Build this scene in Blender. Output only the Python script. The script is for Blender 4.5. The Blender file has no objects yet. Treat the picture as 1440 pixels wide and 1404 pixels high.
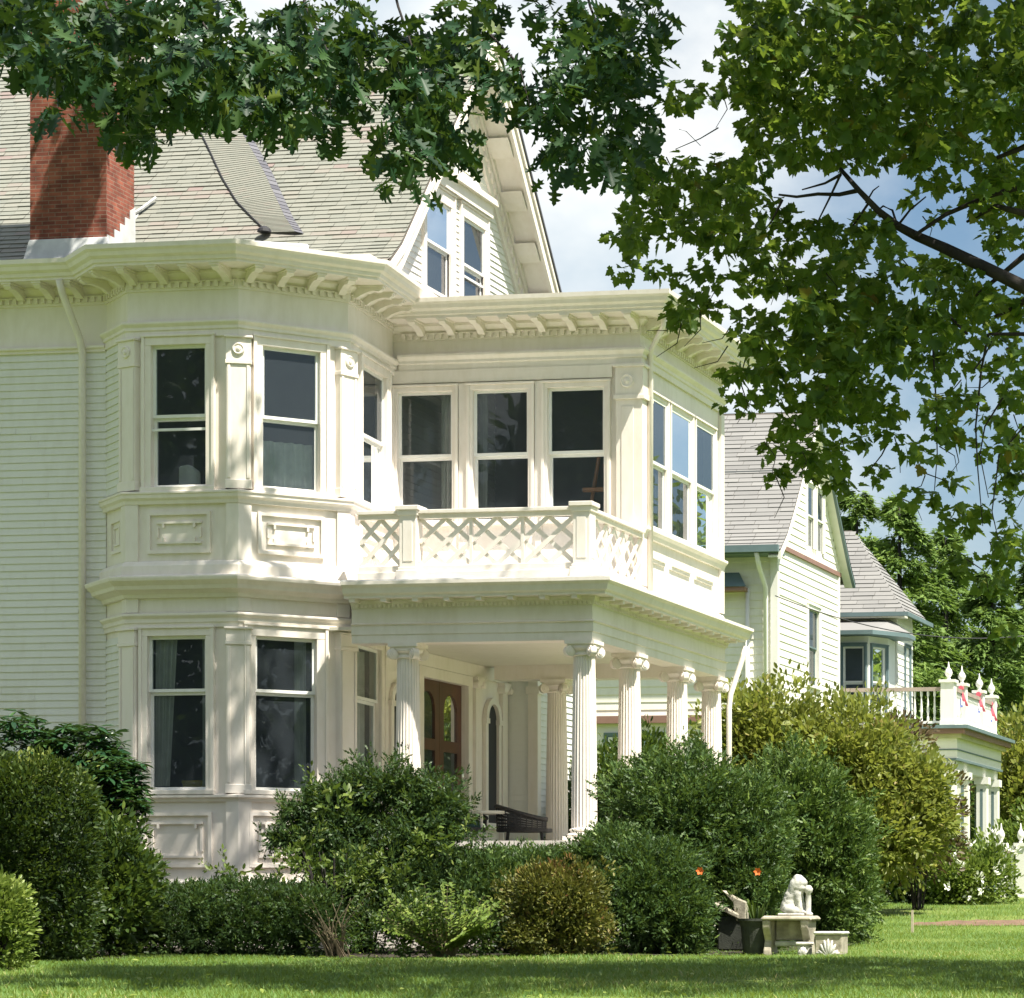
import bpy, bmesh, math, random
import numpy as np
from mathutils import Vector, Matrix

random.seed(7)
rng = np.random.default_rng(11)
scene = bpy.context.scene
COL = scene.collection

# ------------------------------------------------------------------ camera, world, sun, exposure
FPX, CX, CY = 4000.0, 1492.0, 1285.0          # focal length and principal point in 1440 px units
YAW = math.radians(9.34)
cam_d = bpy.data.cameras.new('camera')
cam = bpy.data.objects.new('camera', cam_d)
COL.objects.link(cam)
cam_d.sensor_fit = 'HORIZONTAL'
cam_d.sensor_width = 36.0
cam_d.lens = FPX / 1440 * 36
cam_d.shift_x = (720 - CX) / 1440
cam_d.shift_y = (CY - 702) / 1440
cam_d.clip_start = 0.1
cam_d.clip_end = 3000
cam.rotation_euler = (math.radians(90), 0, YAW)
scene.camera = cam

SUN_EL, SUN_AZ = math.radians(62), math.radians(118)    # azimuth clockwise from +Y
SUN = Vector((math.sin(SUN_AZ) * math.cos(SUN_EL), math.cos(SUN_AZ) * math.cos(SUN_EL), math.sin(SUN_EL)))
sun_d = bpy.data.lights.new('sun', 'SUN')
sun_d.energy = 5.0
sun_d.angle = math.radians(0.55)
sun_d.color = (1.0, 0.945, 0.83)
sun = bpy.data.objects.new('sun', sun_d)
COL.objects.link(sun)
sun.rotation_euler = (-SUN).to_track_quat('-Z', 'Y').to_euler()
sun.location = (0, 0, 40)

scene.view_settings.view_transform = 'Standard'
scene.view_settings.look = 'None'
scene.view_settings.gamma = 1
scene.view_settings.use_curve_mapping = False
scene.view_settings.exposure = 1.1
scene.render.filter_size = 2.1
scene.cycles.max_bounces = 10
scene.cycles.transparent_max_bounces = 12

world = bpy.data.worlds.new('World')
scene.world = world
world.use_nodes = True
wn, wl = world.node_tree.nodes, world.node_tree.links
wn.clear()
w_out = wn.new('ShaderNodeOutputWorld')
sky = wn.new('ShaderNodeTexSky')
sky.sky_type = 'NISHITA'
sky.sun_disc = False
sky.sun_elevation = SUN_EL
sky.sun_rotation = SUN_AZ
sky.air_density = 1.0
sky.dust_density = 2.2
sky.ozone_density = 1.0
bg = wn.new('ShaderNodeBackground'); bg.inputs['Strength'].default_value = 0.058
hue = wn.new('ShaderNodeMix'); hue.data_type = 'RGBA'; hue.blend_type = 'MULTIPLY'; hue.inputs['Factor'].default_value = 1.0
hue.inputs['B'].default_value = (0.95, 1.09, 1.11, 1)          # clear, slightly green-blue summer sky
wl.new(sky.outputs[0], hue.inputs['A'])
wl.new(hue.outputs['Result'], bg.inputs['Color'])
tc = wn.new('ShaderNodeTexCoord')
mp = wn.new('ShaderNodeMapping'); mp.inputs['Scale'].default_value = (5.5, 5.5, 8.0); mp.inputs['Location'].default_value = (0.9, 0.3, 1.25)
wl.new(tc.outputs['Generated'], mp.inputs['Vector'])
nz = wn.new('ShaderNodeTexNoise'); nz.inputs['Scale'].default_value = 1.0; nz.inputs['Detail'].default_value = 9; nz.inputs['Roughness'].default_value = 0.56
wl.new(mp.outputs[0], nz.inputs['Vector'])
sx = wn.new('ShaderNodeSeparateXYZ'); wl.new(tc.outputs['Generated'], sx.inputs[0])
# a bank of cumulus stands in the north-west: more cloud towards -X, less towards +X
bias = wn.new('ShaderNodeMapRange'); bias.inputs['From Min'].default_value = -0.36; bias.inputs['From Max'].default_value = -0.19
bias.inputs['To Min'].default_value = 0.30; bias.inputs['To Max'].default_value = -0.03
wl.new(sx.outputs['X'], bias.inputs['Value'])
add = wn.new('ShaderNodeMath'); add.operation = 'ADD'; wl.new(nz.outputs['Fac'], add.inputs[0])
north = wn.new('ShaderNodeMapRange'); north.inputs['From Min'].default_value = 0.45; north.inputs['From Max'].default_value = 0.8
wl.new(sx.outputs['Y'], north.inputs['Value'])
mulb = wn.new('ShaderNodeMath'); mulb.operation = 'MULTIPLY'; wl.new(bias.outputs[0], mulb.inputs[0]); wl.new(north.outputs[0], mulb.inputs[1])
wl.new(mulb.outputs[0], add.inputs[1])
rp = wn.new('ShaderNodeMapRange'); rp.interpolation_type = 'SMOOTHSTEP'
rp.inputs['From Min'].default_value = 0.32; rp.inputs['From Max'].default_value = 0.74
wl.new(add.outputs[0], rp.inputs['Value'])
nz2 = wn.new('ShaderNodeTexNoise'); nz2.inputs['Scale'].default_value = 2.2; nz2.inputs['Detail'].default_value = 5
wl.new(mp.outputs[0], nz2.inputs['Vector'])
cr = wn.new('ShaderNodeValToRGB')
cr.color_ramp.elements[0].position = 0.36; cr.color_ramp.elements[0].color = (0.33, 0.38, 0.42, 1)
cr.color_ramp.elements[1].position = 0.60; cr.color_ramp.elements[1].color = (0.54, 0.545, 0.53, 1)
wl.new(nz2.outputs['Fac'], cr.inputs[0])
bg2 = wn.new('ShaderNodeBackground'); bg2.inputs['Strength'].default_value = 1.0
wl.new(cr.outputs[0], bg2.inputs['Color'])
mx = wn.new('ShaderNodeMixShader')
wl.new(rp.outputs[0], mx.inputs[0]); wl.new(bg.outputs[0], mx.inputs[1]); wl.new(bg2.outputs[0], mx.inputs[2])
wl.new(mx.outputs[0], w_out.inputs['Surface'])

# ------------------------------------------------------------------ plan geometry helpers
CA, SA = math.cos(YAW), math.sin(YAW)

def ray(px):
    t = (px - CX) / FPX
    return Vector((-SA + t * CA, CA + t * SA))          # per metre of depth

def at(px, D, py=None, z=None):
    d = ray(px) * D
    if z is None:
        z = (CY - py) * D / FPX
    return Vector((d.x, d.y, z))

def ground_z(y):
    ys = [-60, 0, 8, 16, 20, 26, 36, 42, 50, 58, 70, 120, 900]
    zs = [-1.8, -1.7, -1.35, -0.80, -0.64, -0.55, -0.50, -0.32, 0.04, 0.34, 0.42, 0.6, 0.6]
    return float(np.interp(y, ys, zs))

# ------------------------------------------------------------------ object helpers
def link(o):
    COL.objects.link(o)
    return o

def put(o, parent):
    if parent is not None:
        o.parent = parent
        o.matrix_parent_inverse = Matrix.Translation(-root_loc(parent))
    return o

def root_loc(p):
    """world position of a parent made only of translations"""
    if p.parent is None:
        return p.location.copy()
    return root_loc(p.parent) + p.matrix_parent_inverse.translation + p.location

def thing(name, label, cat, loc, group=None):
    o = bpy.data.objects.new(name, None)
    o.empty_display_size = 0.3
    o.location = loc
    link(o)
    return tag(o, label, cat, group)

def tag(o, label, cat, group=None, kind=None):
    if label: o['label'] = label
    if cat: o['category'] = cat
    if group: o['group'] = group
    if kind: o['kind'] = kind
    return o

class MB:
    def __init__(self):
        self.v, self.f, self.var = [], [], []
    def quad(self, pts, var=0.5):
        n = len(self.v)
        self.v += [tuple(p) for p in pts]
        self.f.append(tuple(range(n, n + len(pts))))
        self.var += [var] * len(pts)
    def hexa(self, p, var=0.5):
        """p: 8 corners, bottom ring 0-3 then top ring 4-7"""
        n = len(self.v)
        self.v += [tuple(q) for q in p]
        for f in ((0, 3, 2, 1), (4, 5, 6, 7), (0, 1, 5, 4), (1, 2, 6, 5), (2, 3, 7, 6), (3, 0, 4, 7)):
            self.f.append(tuple(n + i for i in f))
        self.var += [var] * 8
    def box(self, x0, x1, y0, y1, z0, z1, var=0.5):
        self.hexa([(x0, y0, z0), (x1, y0, z0), (x1, y1, z0), (x0, y1, z0), (x0, y0, z1), (x1, y0, z1), (x1, y1, z1), (x0, y1, z1)], var)
    def fbox(self, fr, u0, u1, o0, o1, z0, z1, var=0.5):
        P = fr.pt
        self.hexa([P(u0, o1, z0), P(u1, o1, z0), P(u1, o0, z0), P(u0, o0, z0), P(u0, o1, z1), P(u1, o1, z1), P(u1, o0, z1), P(u0, o0, z1)], var)
    def prism(self, ring_a, ring_b, var=0.5):
        n, k = len(self.v), len(ring_a)
        self.v += [tuple(p) for p in ring_a] + [tuple(p) for p in ring_b]
        self.f.append(tuple(range(n + k - 1, n - 1, -1)))
        self.f.append(tuple(range(n + k, n + 2 * k)))
        for i in range(k):
            j = (i + 1) % k
            self.f.append((n + i, n + j, n + k + j, n + k + i))
        self.var += [var] * (2 * k)
    def sweep(self, path, prof, var=0.5, closed=False):
        """mitred sweep of a closed (out, z) profile along a plan path; out is to the right of travel"""
        path = [Vector((p[0], p[1])) for p in path]
        m = len(path)
        dirs = [(path[(i + 1) % m] - path[i]).normalized() for i in range(m if closed else m - 1)]
        nor = [Vector((d.y, -d.x)) for d in dirs]
        rings = []
        for i, p in enumerate(path):
            if closed:
                a, b = nor[i - 1], nor[i]
            else:
                a, b = nor[max(0, i - 1)], nor[min(m - 2, i)]
            mt = (a + b) / (1 + a.dot(b))
            rings.append([(p.x + mt.x * o, p.y + mt.y * o, z) for o, z in prof])
        n, k = len(self.v), len(prof)
        for r in rings:
            self.v += r
        self.var += [var] * (k * m)
        for i in range(m if closed else m - 1):
            i2 = (i + 1) % m
            for j in range(k):
                j2 = (j + 1) % k
                self.f.append((n + i * k + j, n + i2 * k + j, n + i2 * k + j2, n + i * k + j2))
        if not closed:
            self.f.append(tuple(n + j for j in range(k)))
            self.f.append(tuple(n + (m - 1) * k + j for j in range(k - 1, -1, -1)))
    def tube(self, pts, rad, seg=8, var=0.5, cap=True):
        pts = [Vector(p) for p in pts]
        if not hasattr(rad, '__len__'):
            rad = [rad] * len(pts)
        n = len(self.v)
        up = Vector((0, 0, 1))
        prev = None
        for i, p in enumerate(pts):
            d = (pts[min(i + 1, len(pts) - 1)] - pts[max(i - 1, 0)]).normalized()
            a = d.cross(up)
            if a.length < 1e-3:
                a = d.cross(Vector((1, 0, 0)))
            a.normalize()
            if prev is not None:
                a = (prev - d * prev.dot(d)).normalized()
            prev = a
            b = d.cross(a)
            for k in range(seg):
                t = 2 * math.pi * k / seg
                self.v.append(tuple(p + (a * math.cos(t) + b * math.sin(t)) * rad[i]))
            self.var += [var] * seg
        for i in range(len(pts) - 1):
            for k in range(seg):
                k2 = (k + 1) % seg
                self.f.append((n + i * seg + k, n + i * seg + k2, n + (i + 1) * seg + k2, n + (i + 1) * seg + k))
        if cap:
            self.f.append(tuple(n + k for k in range(seg - 1, -1, -1)))
            self.f.append(tuple(n + (len(pts) - 1) * seg + k for k in range(seg)))
    def lathe(self, prof, seg=32, c=(0, 0, 0), flute=0, depth=0.0, var=0.5, axis='z'):
        n = len(self.v)
        for r, z in prof:
            for k in range(seg):
                t = 2 * math.pi * k / seg
                rr = r
                if flute:
                    rr = r * (1 - depth * abs(math.sin(t * flute / 2)) ** 0.7)
                x, y = rr * math.cos(t), rr * math.sin(t)
                q = (x, y, z) if axis == 'z' else ((x, z, y) if axis == 'y' else (z, x, y))
                self.v.append((c[0] + q[0], c[1] + q[1], c[2] + q[2]))
            self.var += [var] * seg
        for i in range(len(prof) - 1):
            for k in range(seg):
                k2 = (k + 1) % seg
                self.f.append((n + i * seg + k, n + i * seg + k2, n + (i + 1) * seg + k2, n + (i + 1) * seg + k))
        self.f.append(tuple(n + k for k in range(seg - 1, -1, -1)))
        self.f.append(tuple(n + (len(prof) - 1) * seg + k for k in range(seg)))
    def build(self, name, mat, parent=None, smooth=False, recalc=True, bevel=0.0):
        me = bpy.data.meshes.new(name)
        me.from_pydata(self.v, [], self.f)
        at_ = me.attributes.new('var', 'FLOAT', 'POINT')
        at_.data.foreach_set('value', np.array(self.var, dtype=np.float32))
        if recalc:
            bm = bmesh.new(); bm.from_mesh(me)
            bmesh.ops.recalc_face_normals(bm, faces=bm.faces)
            bm.to_mesh(me); bm.free()
        me.materials.append(mat)
        if smooth:
            me.polygons.foreach_set('use_smooth', [True] * len(me.polygons))
        o = link(bpy.data.objects.new(name, me))
        if bevel:
            md = o.modifiers.new('bevel', 'BEVEL'); md.width = bevel; md.segments = 1; md.limit_method = 'ANGLE'
        put(o, parent)
        return o

class Frame:
    """a vertical wall plane: u runs along it, o points outwards"""
    def __init__(self, p0, p1):
        self.p = Vector((p0[0], p0[1])); q = Vector((p1[0], p1[1]))
        self.L = (q - self.p).length
        self.d = (q - self.p).normalized()
        self.n = Vector((self.d.y, -self.d.x))
    def pt(self, u, o, z):
        q = self.p + self.d * u + self.n * o
        return (q.x, q.y, z)
    def u(self, px):
        r = ray(px)                      # solve p + d*u = r*s
        det = self.d.x * (-r.y) + r.x * self.d.y
        return (-self.p.x * (-r.y) - r.x * self.p.y) / det

def dup(src, loc, rotz=0.0, parent=None, name=None):
    """copy an object and its parts; the copies share mesh data"""
    c = src.copy()
    link(c)
    c.location = loc
    c.rotation_euler = (0, 0, rotz)
    if parent is not None:
        c.parent = parent
        c.matrix_parent_inverse = Matrix.Translation(-root_loc(parent))
    for ch in src.children:
        d = ch.copy(); link(d); d.parent = c
        for g in ch.children:
            e = g.copy(); link(e); e.parent = d
    return c

# ------------------------------------------------------------------ materials
def mat_base(name):
    m = bpy.data.materials.new(name)
    m.use_nodes = True
    nt = m.node_tree
    return m, nt.nodes, nt.links, nt.nodes['Principled BSDF']

def noise(nodes, links, scale, detail=4, coord='Object', rough=0.55, sc=None):
    t = nodes.new('ShaderNodeTexCoord')
    n = nodes.new('ShaderNodeTexNoise')
    n.inputs['Scale'].default_value = scale; n.inputs['Detail'].default_value = detail; n.inputs['Roughness'].default_value = rough
    if sc:
        mpn = nodes.new('ShaderNodeMapping'); mpn.inputs['Scale'].default_value = sc
        links.new(t.outputs[coord], mpn.inputs[0]); links.new(mpn.outputs[0], n.inputs['Vector'])
    else:
        links.new(t.outputs[coord], n.inputs['Vector'])
    return n

def ramp(nodes, links, src, stops):
    r = nodes.new('ShaderNodeValToRGB')
    e = r.color_ramp.elements
    while len(e) < len(stops):
        e.new(0.5)
    for i, (p, c) in enumerate(stops):
        e[i].position = p; e[i].color = (c[0], c[1], c[2], 1)
    links.new(src, r.inputs[0])
    return r

def simple(name, col, rough=0.6, var=0.12, scale=3.0, bump=0.0, spec=0.4, metal=0.0, sc=None):
    m, N, L, P = mat_base(name)
    n = noise(N, L, scale, 6, sc=sc)
    lo = tuple(c * (1 - var) for c in col); hi = tuple(min(1, c * (1 + var)) for c in col)
    r = ramp(N, L, n.outputs['Fac'], [(0.3, lo), (0.7, hi)])
    L.new(r.outputs[0], P.inputs['Base Color'])
    P.inputs['Roughness'].default_value = rough
    P.inputs['Specular IOR Level'].default_value = spec
    P.inputs['Metallic'].default_value = metal
    if bump:
        n2 = noise(N, L, scale * 8, 5)
        b = N.new('ShaderNodeBump'); b.inputs['Strength'].default_value = bump; b.inputs['Distance'].default_value = 0.01
        L.new(n2.outputs['Fac'], b.inputs['Height']); L.new(b.outputs[0], P.inputs['Normal'])
    return m

def paint(name, col, dirt=0.10):
    """old oil paint on wood: faint grime streaks and brush relief"""
    m, N, L, P = mat_base(name)
    n = noise(N, L, 1.3, 7, sc=(1, 1, 0.25))
    n2 = noise(N, L, 9.0, 5, sc=(1, 1, 0.35))
    mxn = N.new('ShaderNodeMath'); mxn.operation = 'ADD'
    L.new(n.outputs['Fac'], mxn.inputs[0]); L.new(n2.outputs['Fac'], mxn.inputs[1])
    half = N.new('ShaderNodeMath'); half.operation = 'MULTIPLY'; half.inputs[1].default_value = 0.5
    L.new(mxn.outputs[0], half.inputs[0])
    lo = (col[0] * (1 - dirt), col[1] * (1 - dirt * 1.1), col[2] * (1 - dirt * 1.5))
    r = ramp(N, L, half.outputs[0], [(0.33, lo), (0.55, col)])
    L.new(r.outputs[0], P.inputs['Base Color'])
    P.inputs['Roughness'].default_value = 0.5
    P.inputs['Specular IOR Level'].default_value = 0.35
    n3 = noise(N, L, 30.0, 3)
    b = N.new('ShaderNodeBump'); b.inputs['Strength'].default_value = 0.08; b.inputs['Distance'].default_value = 0.01
    L.new(n3.outputs['Fac'], b.inputs['Height']); L.new(b.outputs[0], P.inputs['Normal'])
    return m

def var_mat(name, stops, rough=0.7, nscale=6.0, nmix=0.25, bump=0.2, spec=0.35):
    """colour picked per slate / per brick from the 'var' attribute, plus a little noise"""
    m, N, L, P = mat_base(name)
    a = N.new('ShaderNodeAttribute'); a.attribute_name = 'var'
    n = noise(N, L, nscale, 6)
    s = N.new('ShaderNodeMath'); s.operation = 'SUBTRACT'; s.inputs[1].default_value = 0.5
    L.new(n.outputs['Fac'], s.inputs[0])
    mu = N.new('ShaderNodeMath'); mu.operation = 'MULTIPLY_ADD'; mu.inputs[1].default_value = nmix * 2
    L.new(s.outputs[0], mu.inputs[0]); L.new(a.outputs['Fac'], mu.inputs[2])
    r = ramp(N, L, mu.outputs[0], stops)
    L.new(r.outputs[0], P.inputs['Base Color'])
    P.inputs['Roughness'].default_value = rough
    P.inputs['Specular IOR Level'].default_value = spec
    if bump:
        n2 = noise(N, L, 40, 4)
        b = N.new('ShaderNodeBump'); b.inputs['Strength'].default_value = bump; b.inputs['Distance'].default_value = 0.01
        L.new(n2.outputs['Fac'], b.inputs['Height']); L.new(b.outputs[0], P.inputs['Normal'])
    return m

def glass_mat(name, tint=(0.62, 0.68, 0.68), ior=1.6):
    m = bpy.data.materials.new(name); m.use_nodes = True
    N, L = m.node_tree.nodes, m.node_tree.links
    N.clear()
    out = N.new('ShaderNodeOutputMaterial')
    tr = N.new('ShaderNodeBsdfTransparent'); tr.inputs[0].default_value = (*tint, 1)
    gl = N.new('ShaderNodeBsdfGlossy'); gl.inputs['Roughness'].default_value = 0.0; gl.inputs[0].default_value = (0.95, 0.97, 1, 1)
    fr = N.new('ShaderNodeFresnel'); fr.inputs['IOR'].default_value = ior
    t = N.new('ShaderNodeTexCoord'); nzz = N.new('ShaderNodeTexNoise'); nzz.inputs['Scale'].default_value = 1.4; nzz.inputs['Detail'].default_value = 1
    L.new(t.outputs['Object'], nzz.inputs['Vector'])
    b = N.new('ShaderNodeBump'); b.inputs['Strength'].default_value = 0.02; b.inputs['Distance'].default_value = 0.01
    L.new(nzz.outputs['Fac'], b.inputs['Height']); L.new(b.outputs[0], gl.inputs['Normal'])
    mxs = N.new('ShaderNodeMixShader')
    L.new(fr.outputs[0], mxs.inputs[0]); L.new(tr.outputs[0], mxs.inputs[1]); L.new(gl.outputs[0], mxs.inputs[2])
    df = N.new('ShaderNodeBsdfDiffuse'); df.inputs[0].default_value = (0.46, 0.56, 0.66, 1)      # blue-grey film painted in to lighten the panes, instead of room light
    veil = N.new('ShaderNodeMixShader'); veil.inputs[0].default_value = 0.05
    L.new(mxs.outputs[0], veil.inputs[1]); L.new(df.outputs[0], veil.inputs[2])
    L.new(veil.outputs[0], out.inputs['Surface'])
    return m

def leaf_mat(name, stops, trans=0.35, tcol=(0.25, 0.35, 0.04), rough=0.45, spec=0.35):
    m, N, L, P = mat_base(name)
    a = N.new('ShaderNodeAttribute'); a.attribute_name = 'var'
    r = ramp(N, L, a.outputs['Fac'], stops)
    L.new(r.outputs[0], P.inputs['Base Color'])
    P.inputs['Roughness'].default_value = rough
    P.inputs['Specular IOR Level'].default_value = spec
    t = N.new('ShaderNodeBsdfTranslucent'); t.inputs[0].default_value = (*tcol, 1)
    mxs = N.new('ShaderNodeMixShader'); mxs.inputs[0].default_value = trans
    out = N['Material Output']
    L.new(P.outputs[0], mxs.inputs[1]); L.new(t.outputs[0], mxs.inputs[2]); L.new(mxs.outputs[0], out.inputs['Surface'])
    return m

def brick_mat(name):
    m, N, L, P = mat_base(name)
    t = N.new('ShaderNodeTexCoord'); s = N.new('ShaderNodeSeparateXYZ'); L.new(t.outputs['Object'], s.inputs[0])
    ad = N.new('ShaderNodeMath'); ad.operation = 'ADD'; L.new(s.outputs[0], ad.inputs[0]); L.new(s.outputs[1], ad.inputs[1])
    c = N.new('ShaderNodeCombineXYZ'); L.new(ad.outputs[0], c.inputs[0]); L.new(s.outputs[2], c.inputs[1])
    b = N.new('ShaderNodeTexBrick')
    b.inputs['Scale'].default_value = 1.0; b.inputs['Brick Width'].default_value = 0.19; b.inputs['Row Height'].default_value = 0.056
    b.inputs['Mortar Size'].default_value = 0.006; b.inputs['Bias'].default_value = 0.0
    b.inputs['Color1'].default_value = (0.19, 0.045, 0.028, 1); b.inputs['Color2'].default_value = (0.34, 0.10, 0.06, 1); b.inputs['Mortar'].default_value = (0.27, 0.17, 0.125, 1)
    L.new(c.outputs[0], b.inputs['Vector'])
    n = noise(N, L, 4, 6)
    mxn = N.new('ShaderNodeMix'); mxn.data_type = 'RGBA'; mxn.blend_type = 'MULTIPLY'; mxn.inputs['Factor'].default_value = 0.9
    r = ramp(N, L, n.outputs['Fac'], [(0.32, (0.45, 0.42, 0.42)), (0.62, (1, 1, 1))])
    L.new(b.outputs['Color'], mxn.inputs['A']); L.new(r.outputs[0], mxn.inputs['B'])
    L.new(mxn.outputs['Result'], P.inputs['Base Color'])
    P.inputs['Roughness'].default_value = 0.85
    bp = N.new('ShaderNodeBump'); bp.inputs['Strength'].default_value = 0.5; bp.inputs['Distance'].default_value = 0.01; bp.invert = True
    L.new(b.outputs['Fac'], bp.inputs['Height']); L.new(bp.outputs[0], P.inputs['Normal'])
    return m

M = {}
M['paint'] = paint('cream_paint', (0.84, 0.775, 0.715), 0.10)
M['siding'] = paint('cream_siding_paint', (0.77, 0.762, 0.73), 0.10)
M['sash'] = paint('white_sash_paint', (0.82, 0.82, 0.80), 0.06)
M['ceiling'] = paint('porch_ceiling_paint', (0.72, 0.69, 0.60), 0.08)
M['slate'] = var_mat('roof_slate', [(0.0, (0.155, 0.16, 0.148)), (0.3, (0.218, 0.225, 0.196)), (0.62, (0.25, 0.25, 0.216)), (0.82, (0.255, 0.23, 0.203)), (0.97, (0.25, 0.20, 0.185))], 0.6, 2.0, 0.10)
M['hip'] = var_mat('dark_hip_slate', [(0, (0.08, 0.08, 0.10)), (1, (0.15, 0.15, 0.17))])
M['shingle'] = var_mat('grey_shingle', [(0.0, (0.16, 0.157, 0.155)), (0.5, (0.225, 0.22, 0.215)), (1.0, (0.30, 0.295, 0.28))], 0.8, 2.0, 0.15)
M['brick'] = brick_mat('red_brick')
M['flashing'] = simple('white_flashing', (0.56, 0.57, 0.57), 0.45, 0.22, 2.5, spec=0.5)
M['tar'] = simple('dark_lead', (0.03, 0.03, 0.035), 0.6)
M['glass'] = glass_mat('window_glass', (0.74, 0.80, 0.84), 1.5)
M['glass_bright'] = glass_mat('sunroom_glass', (0.30, 0.34, 0.36), 2.7)
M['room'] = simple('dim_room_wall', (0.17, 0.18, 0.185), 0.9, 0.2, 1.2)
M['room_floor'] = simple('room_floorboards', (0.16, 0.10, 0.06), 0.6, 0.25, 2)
M['door'] = simple('varnished_door_wood', (0.095, 0.036, 0.021), 0.35, 0.3, 5, sc=(1, 1, 0.15), spec=0.5)
M['curtain'] = simple('pale_curtain', (0.72, 0.71, 0.64), 0.9, 0.12, 6)
M['wicker'] = simple('dark_wicker', (0.03, 0.028, 0.028), 0.6, 0.4, 30, 0.4)
M['cushion'] = simple('dark_green_cushion', (0.02, 0.05, 0.045), 0.9, 0.3, 12, 0.2)
M['easel'] = simple('easel_pine', (0.36, 0.17, 0.08), 0.6, 0.2, 6, sc=(1, 1, 0.2))
M['lamp'] = simple('orange_lampshade', (0.60, 0.24, 0.12), 0.8, 0.1, 6)
M['book'] = simple('ochre_box', (0.35, 0.28, 0.06), 0.8, 0.1, 6)
M['stone'] = simple('weathered_stone', (0.36, 0.325, 0.255), 0.9, 0.45, 6, 0.5)
M['stone_white'] = simple('bleached_stone', (0.52, 0.51, 0.47), 0.85, 0.28, 9, 0.4)
M['stone_dark'] = simple('mossy_stone', (0.045, 0.05, 0.04), 0.9, 0.4, 7, 0.5)
M['bark'] = simple('dark_bark', (0.030, 0.025, 0.024), 0.9, 0.45, 9, 0.6, sc=(1, 1, 0.3))
M['twig'] = simple('pale_dry_twig', (0.20, 0.16, 0.10), 0.9, 0.25, 9)
M['nsiding'] = paint('neighbour_siding_paint', (0.84, 0.815, 0.73), 0.08)
M['nwhite'] = paint('neighbour_trim_paint', (0.80, 0.79, 0.74), 0.06)
M['teal'] = simple('teal_trim_paint', (0.13, 0.185, 0.195), 0.5, 0.12, 3)
M['red_trim'] = simple('dull_red_trim_paint', (0.27, 0.155, 0.125), 0.5, 0.12, 3)
M['rail'] = simple('brown_handrail_paint', (0.36, 0.29, 0.25), 0.6, 0.12, 3)
M['olive'] = simple('olive_trim_paint', (0.45, 0.44, 0.24), 0.6, 0.1, 3)
M['flag_red'] = simple('faded_red_cloth', (0.62, 0.12, 0.16), 0.9, 0.1, 6)
M['flag_white'] = simple('white_cloth', (0.8, 0.8, 0.8), 0.9, 0.05, 6)
M['flag_blue'] = simple('blue_cloth', (0.12, 0.16, 0.42), 0.9, 0.1, 6)
M['wire'] = simple('black_cable', (0.03, 0.03, 0.035), 0.6)
M['stake'] = simple('grey_stake_wood', (0.48, 0.42, 0.32), 0.9, 0.15, 8)
M['petal'] = simple('orange_petal', (0.80, 0.18, 0.04), 0.7, 0.15, 20)
M['bloom'] = simple('white_petal', (0.8, 0.8, 0.72), 0.8, 0.1, 20)

# ------------------------------------------------------------------ building helpers
def wall(mb, fr, u0, u1, z0, z1, ops=(), th=0.14):
    """flat wall with real openings (u0, u1, z0, z1) and reveals"""
    us = sorted({u0, u1, *[o[0] for o in ops], *[o[1] for o in ops]})
    zs = sorted({z0, z1, *[o[2] for o in ops], *[o[3] for o in ops]})
    P = fr.pt
    for a, b in zip(us, us[1:]):
        for c, d in zip(zs, zs[1:]):
            um, zm = (a + b) / 2, (c + d) / 2
            if any(o[0] < um < o[1] and o[2] < zm < o[3] for o in ops):
                continue
            mb.quad([P(a, 0, c), P(b, 0, c), P(b, 0, d), P(a, 0, d)])
            mb.quad([P(a, -th, c), P(a, -th, d), P(b, -th, d), P(b, -th, c)])
    for o in ops:
        a, b, c, d = o
        for q in (((a, c), (a, d)), ((b, c), (b, d)), ((a, c), (b, c)), ((a, d), (b, d))):
            (ua, za), (ub, zb) = q
            mb.quad([P(ua, 0, za), P(ub, 0, zb), P(ub, -th, zb), P(ua, -th, za)])

def clapboards(mb, fr, u0, u1, z0, z1, ops=(), exp=0.10, lip=0.017, base=0.004, clip=None):
    P = fr.pt
    n = max(1, round((z1 - z0) / exp)); e = (z1 - z0) / n
    for i in range(n):
        a, b = z0 + i * e, z0 + (i + 1) * e
        zm = (a + b) / 2
        spans = [(u0, u1)]
        if clip:
            spans = [clip(zm)]
        for o in ops:
            if o[2] < zm < o[3]:
                new = []
                for s, t in spans:
                    if o[0] > s: new.append((s, min(t, o[0])))
                    if o[1] < t: new.append((max(s, o[1]), t))
                spans = new
        cut = []
        for s, t in spans:
            q = s + random.uniform(.6, 3.6)
            while q < t - .4:
                cut.append((s, q - .002)); s = q + .002; q += random.uniform(2.2, 3.8)
            cut.append((s, t))
        for s, t in cut:
            if t - s < 0.01:
                continue
            j = random.uniform(-0.002, 0.002)
            mb.quad([P(s, base + lip + j, a), P(t, base + lip - j, a), P(t, base, b), P(s, base, b)])
            mb.quad([P(s, base - 0.004, a), P(t, base - 0.004, a), P(t, base + lip - j, a), P(s, base + lip + j, a)])

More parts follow.
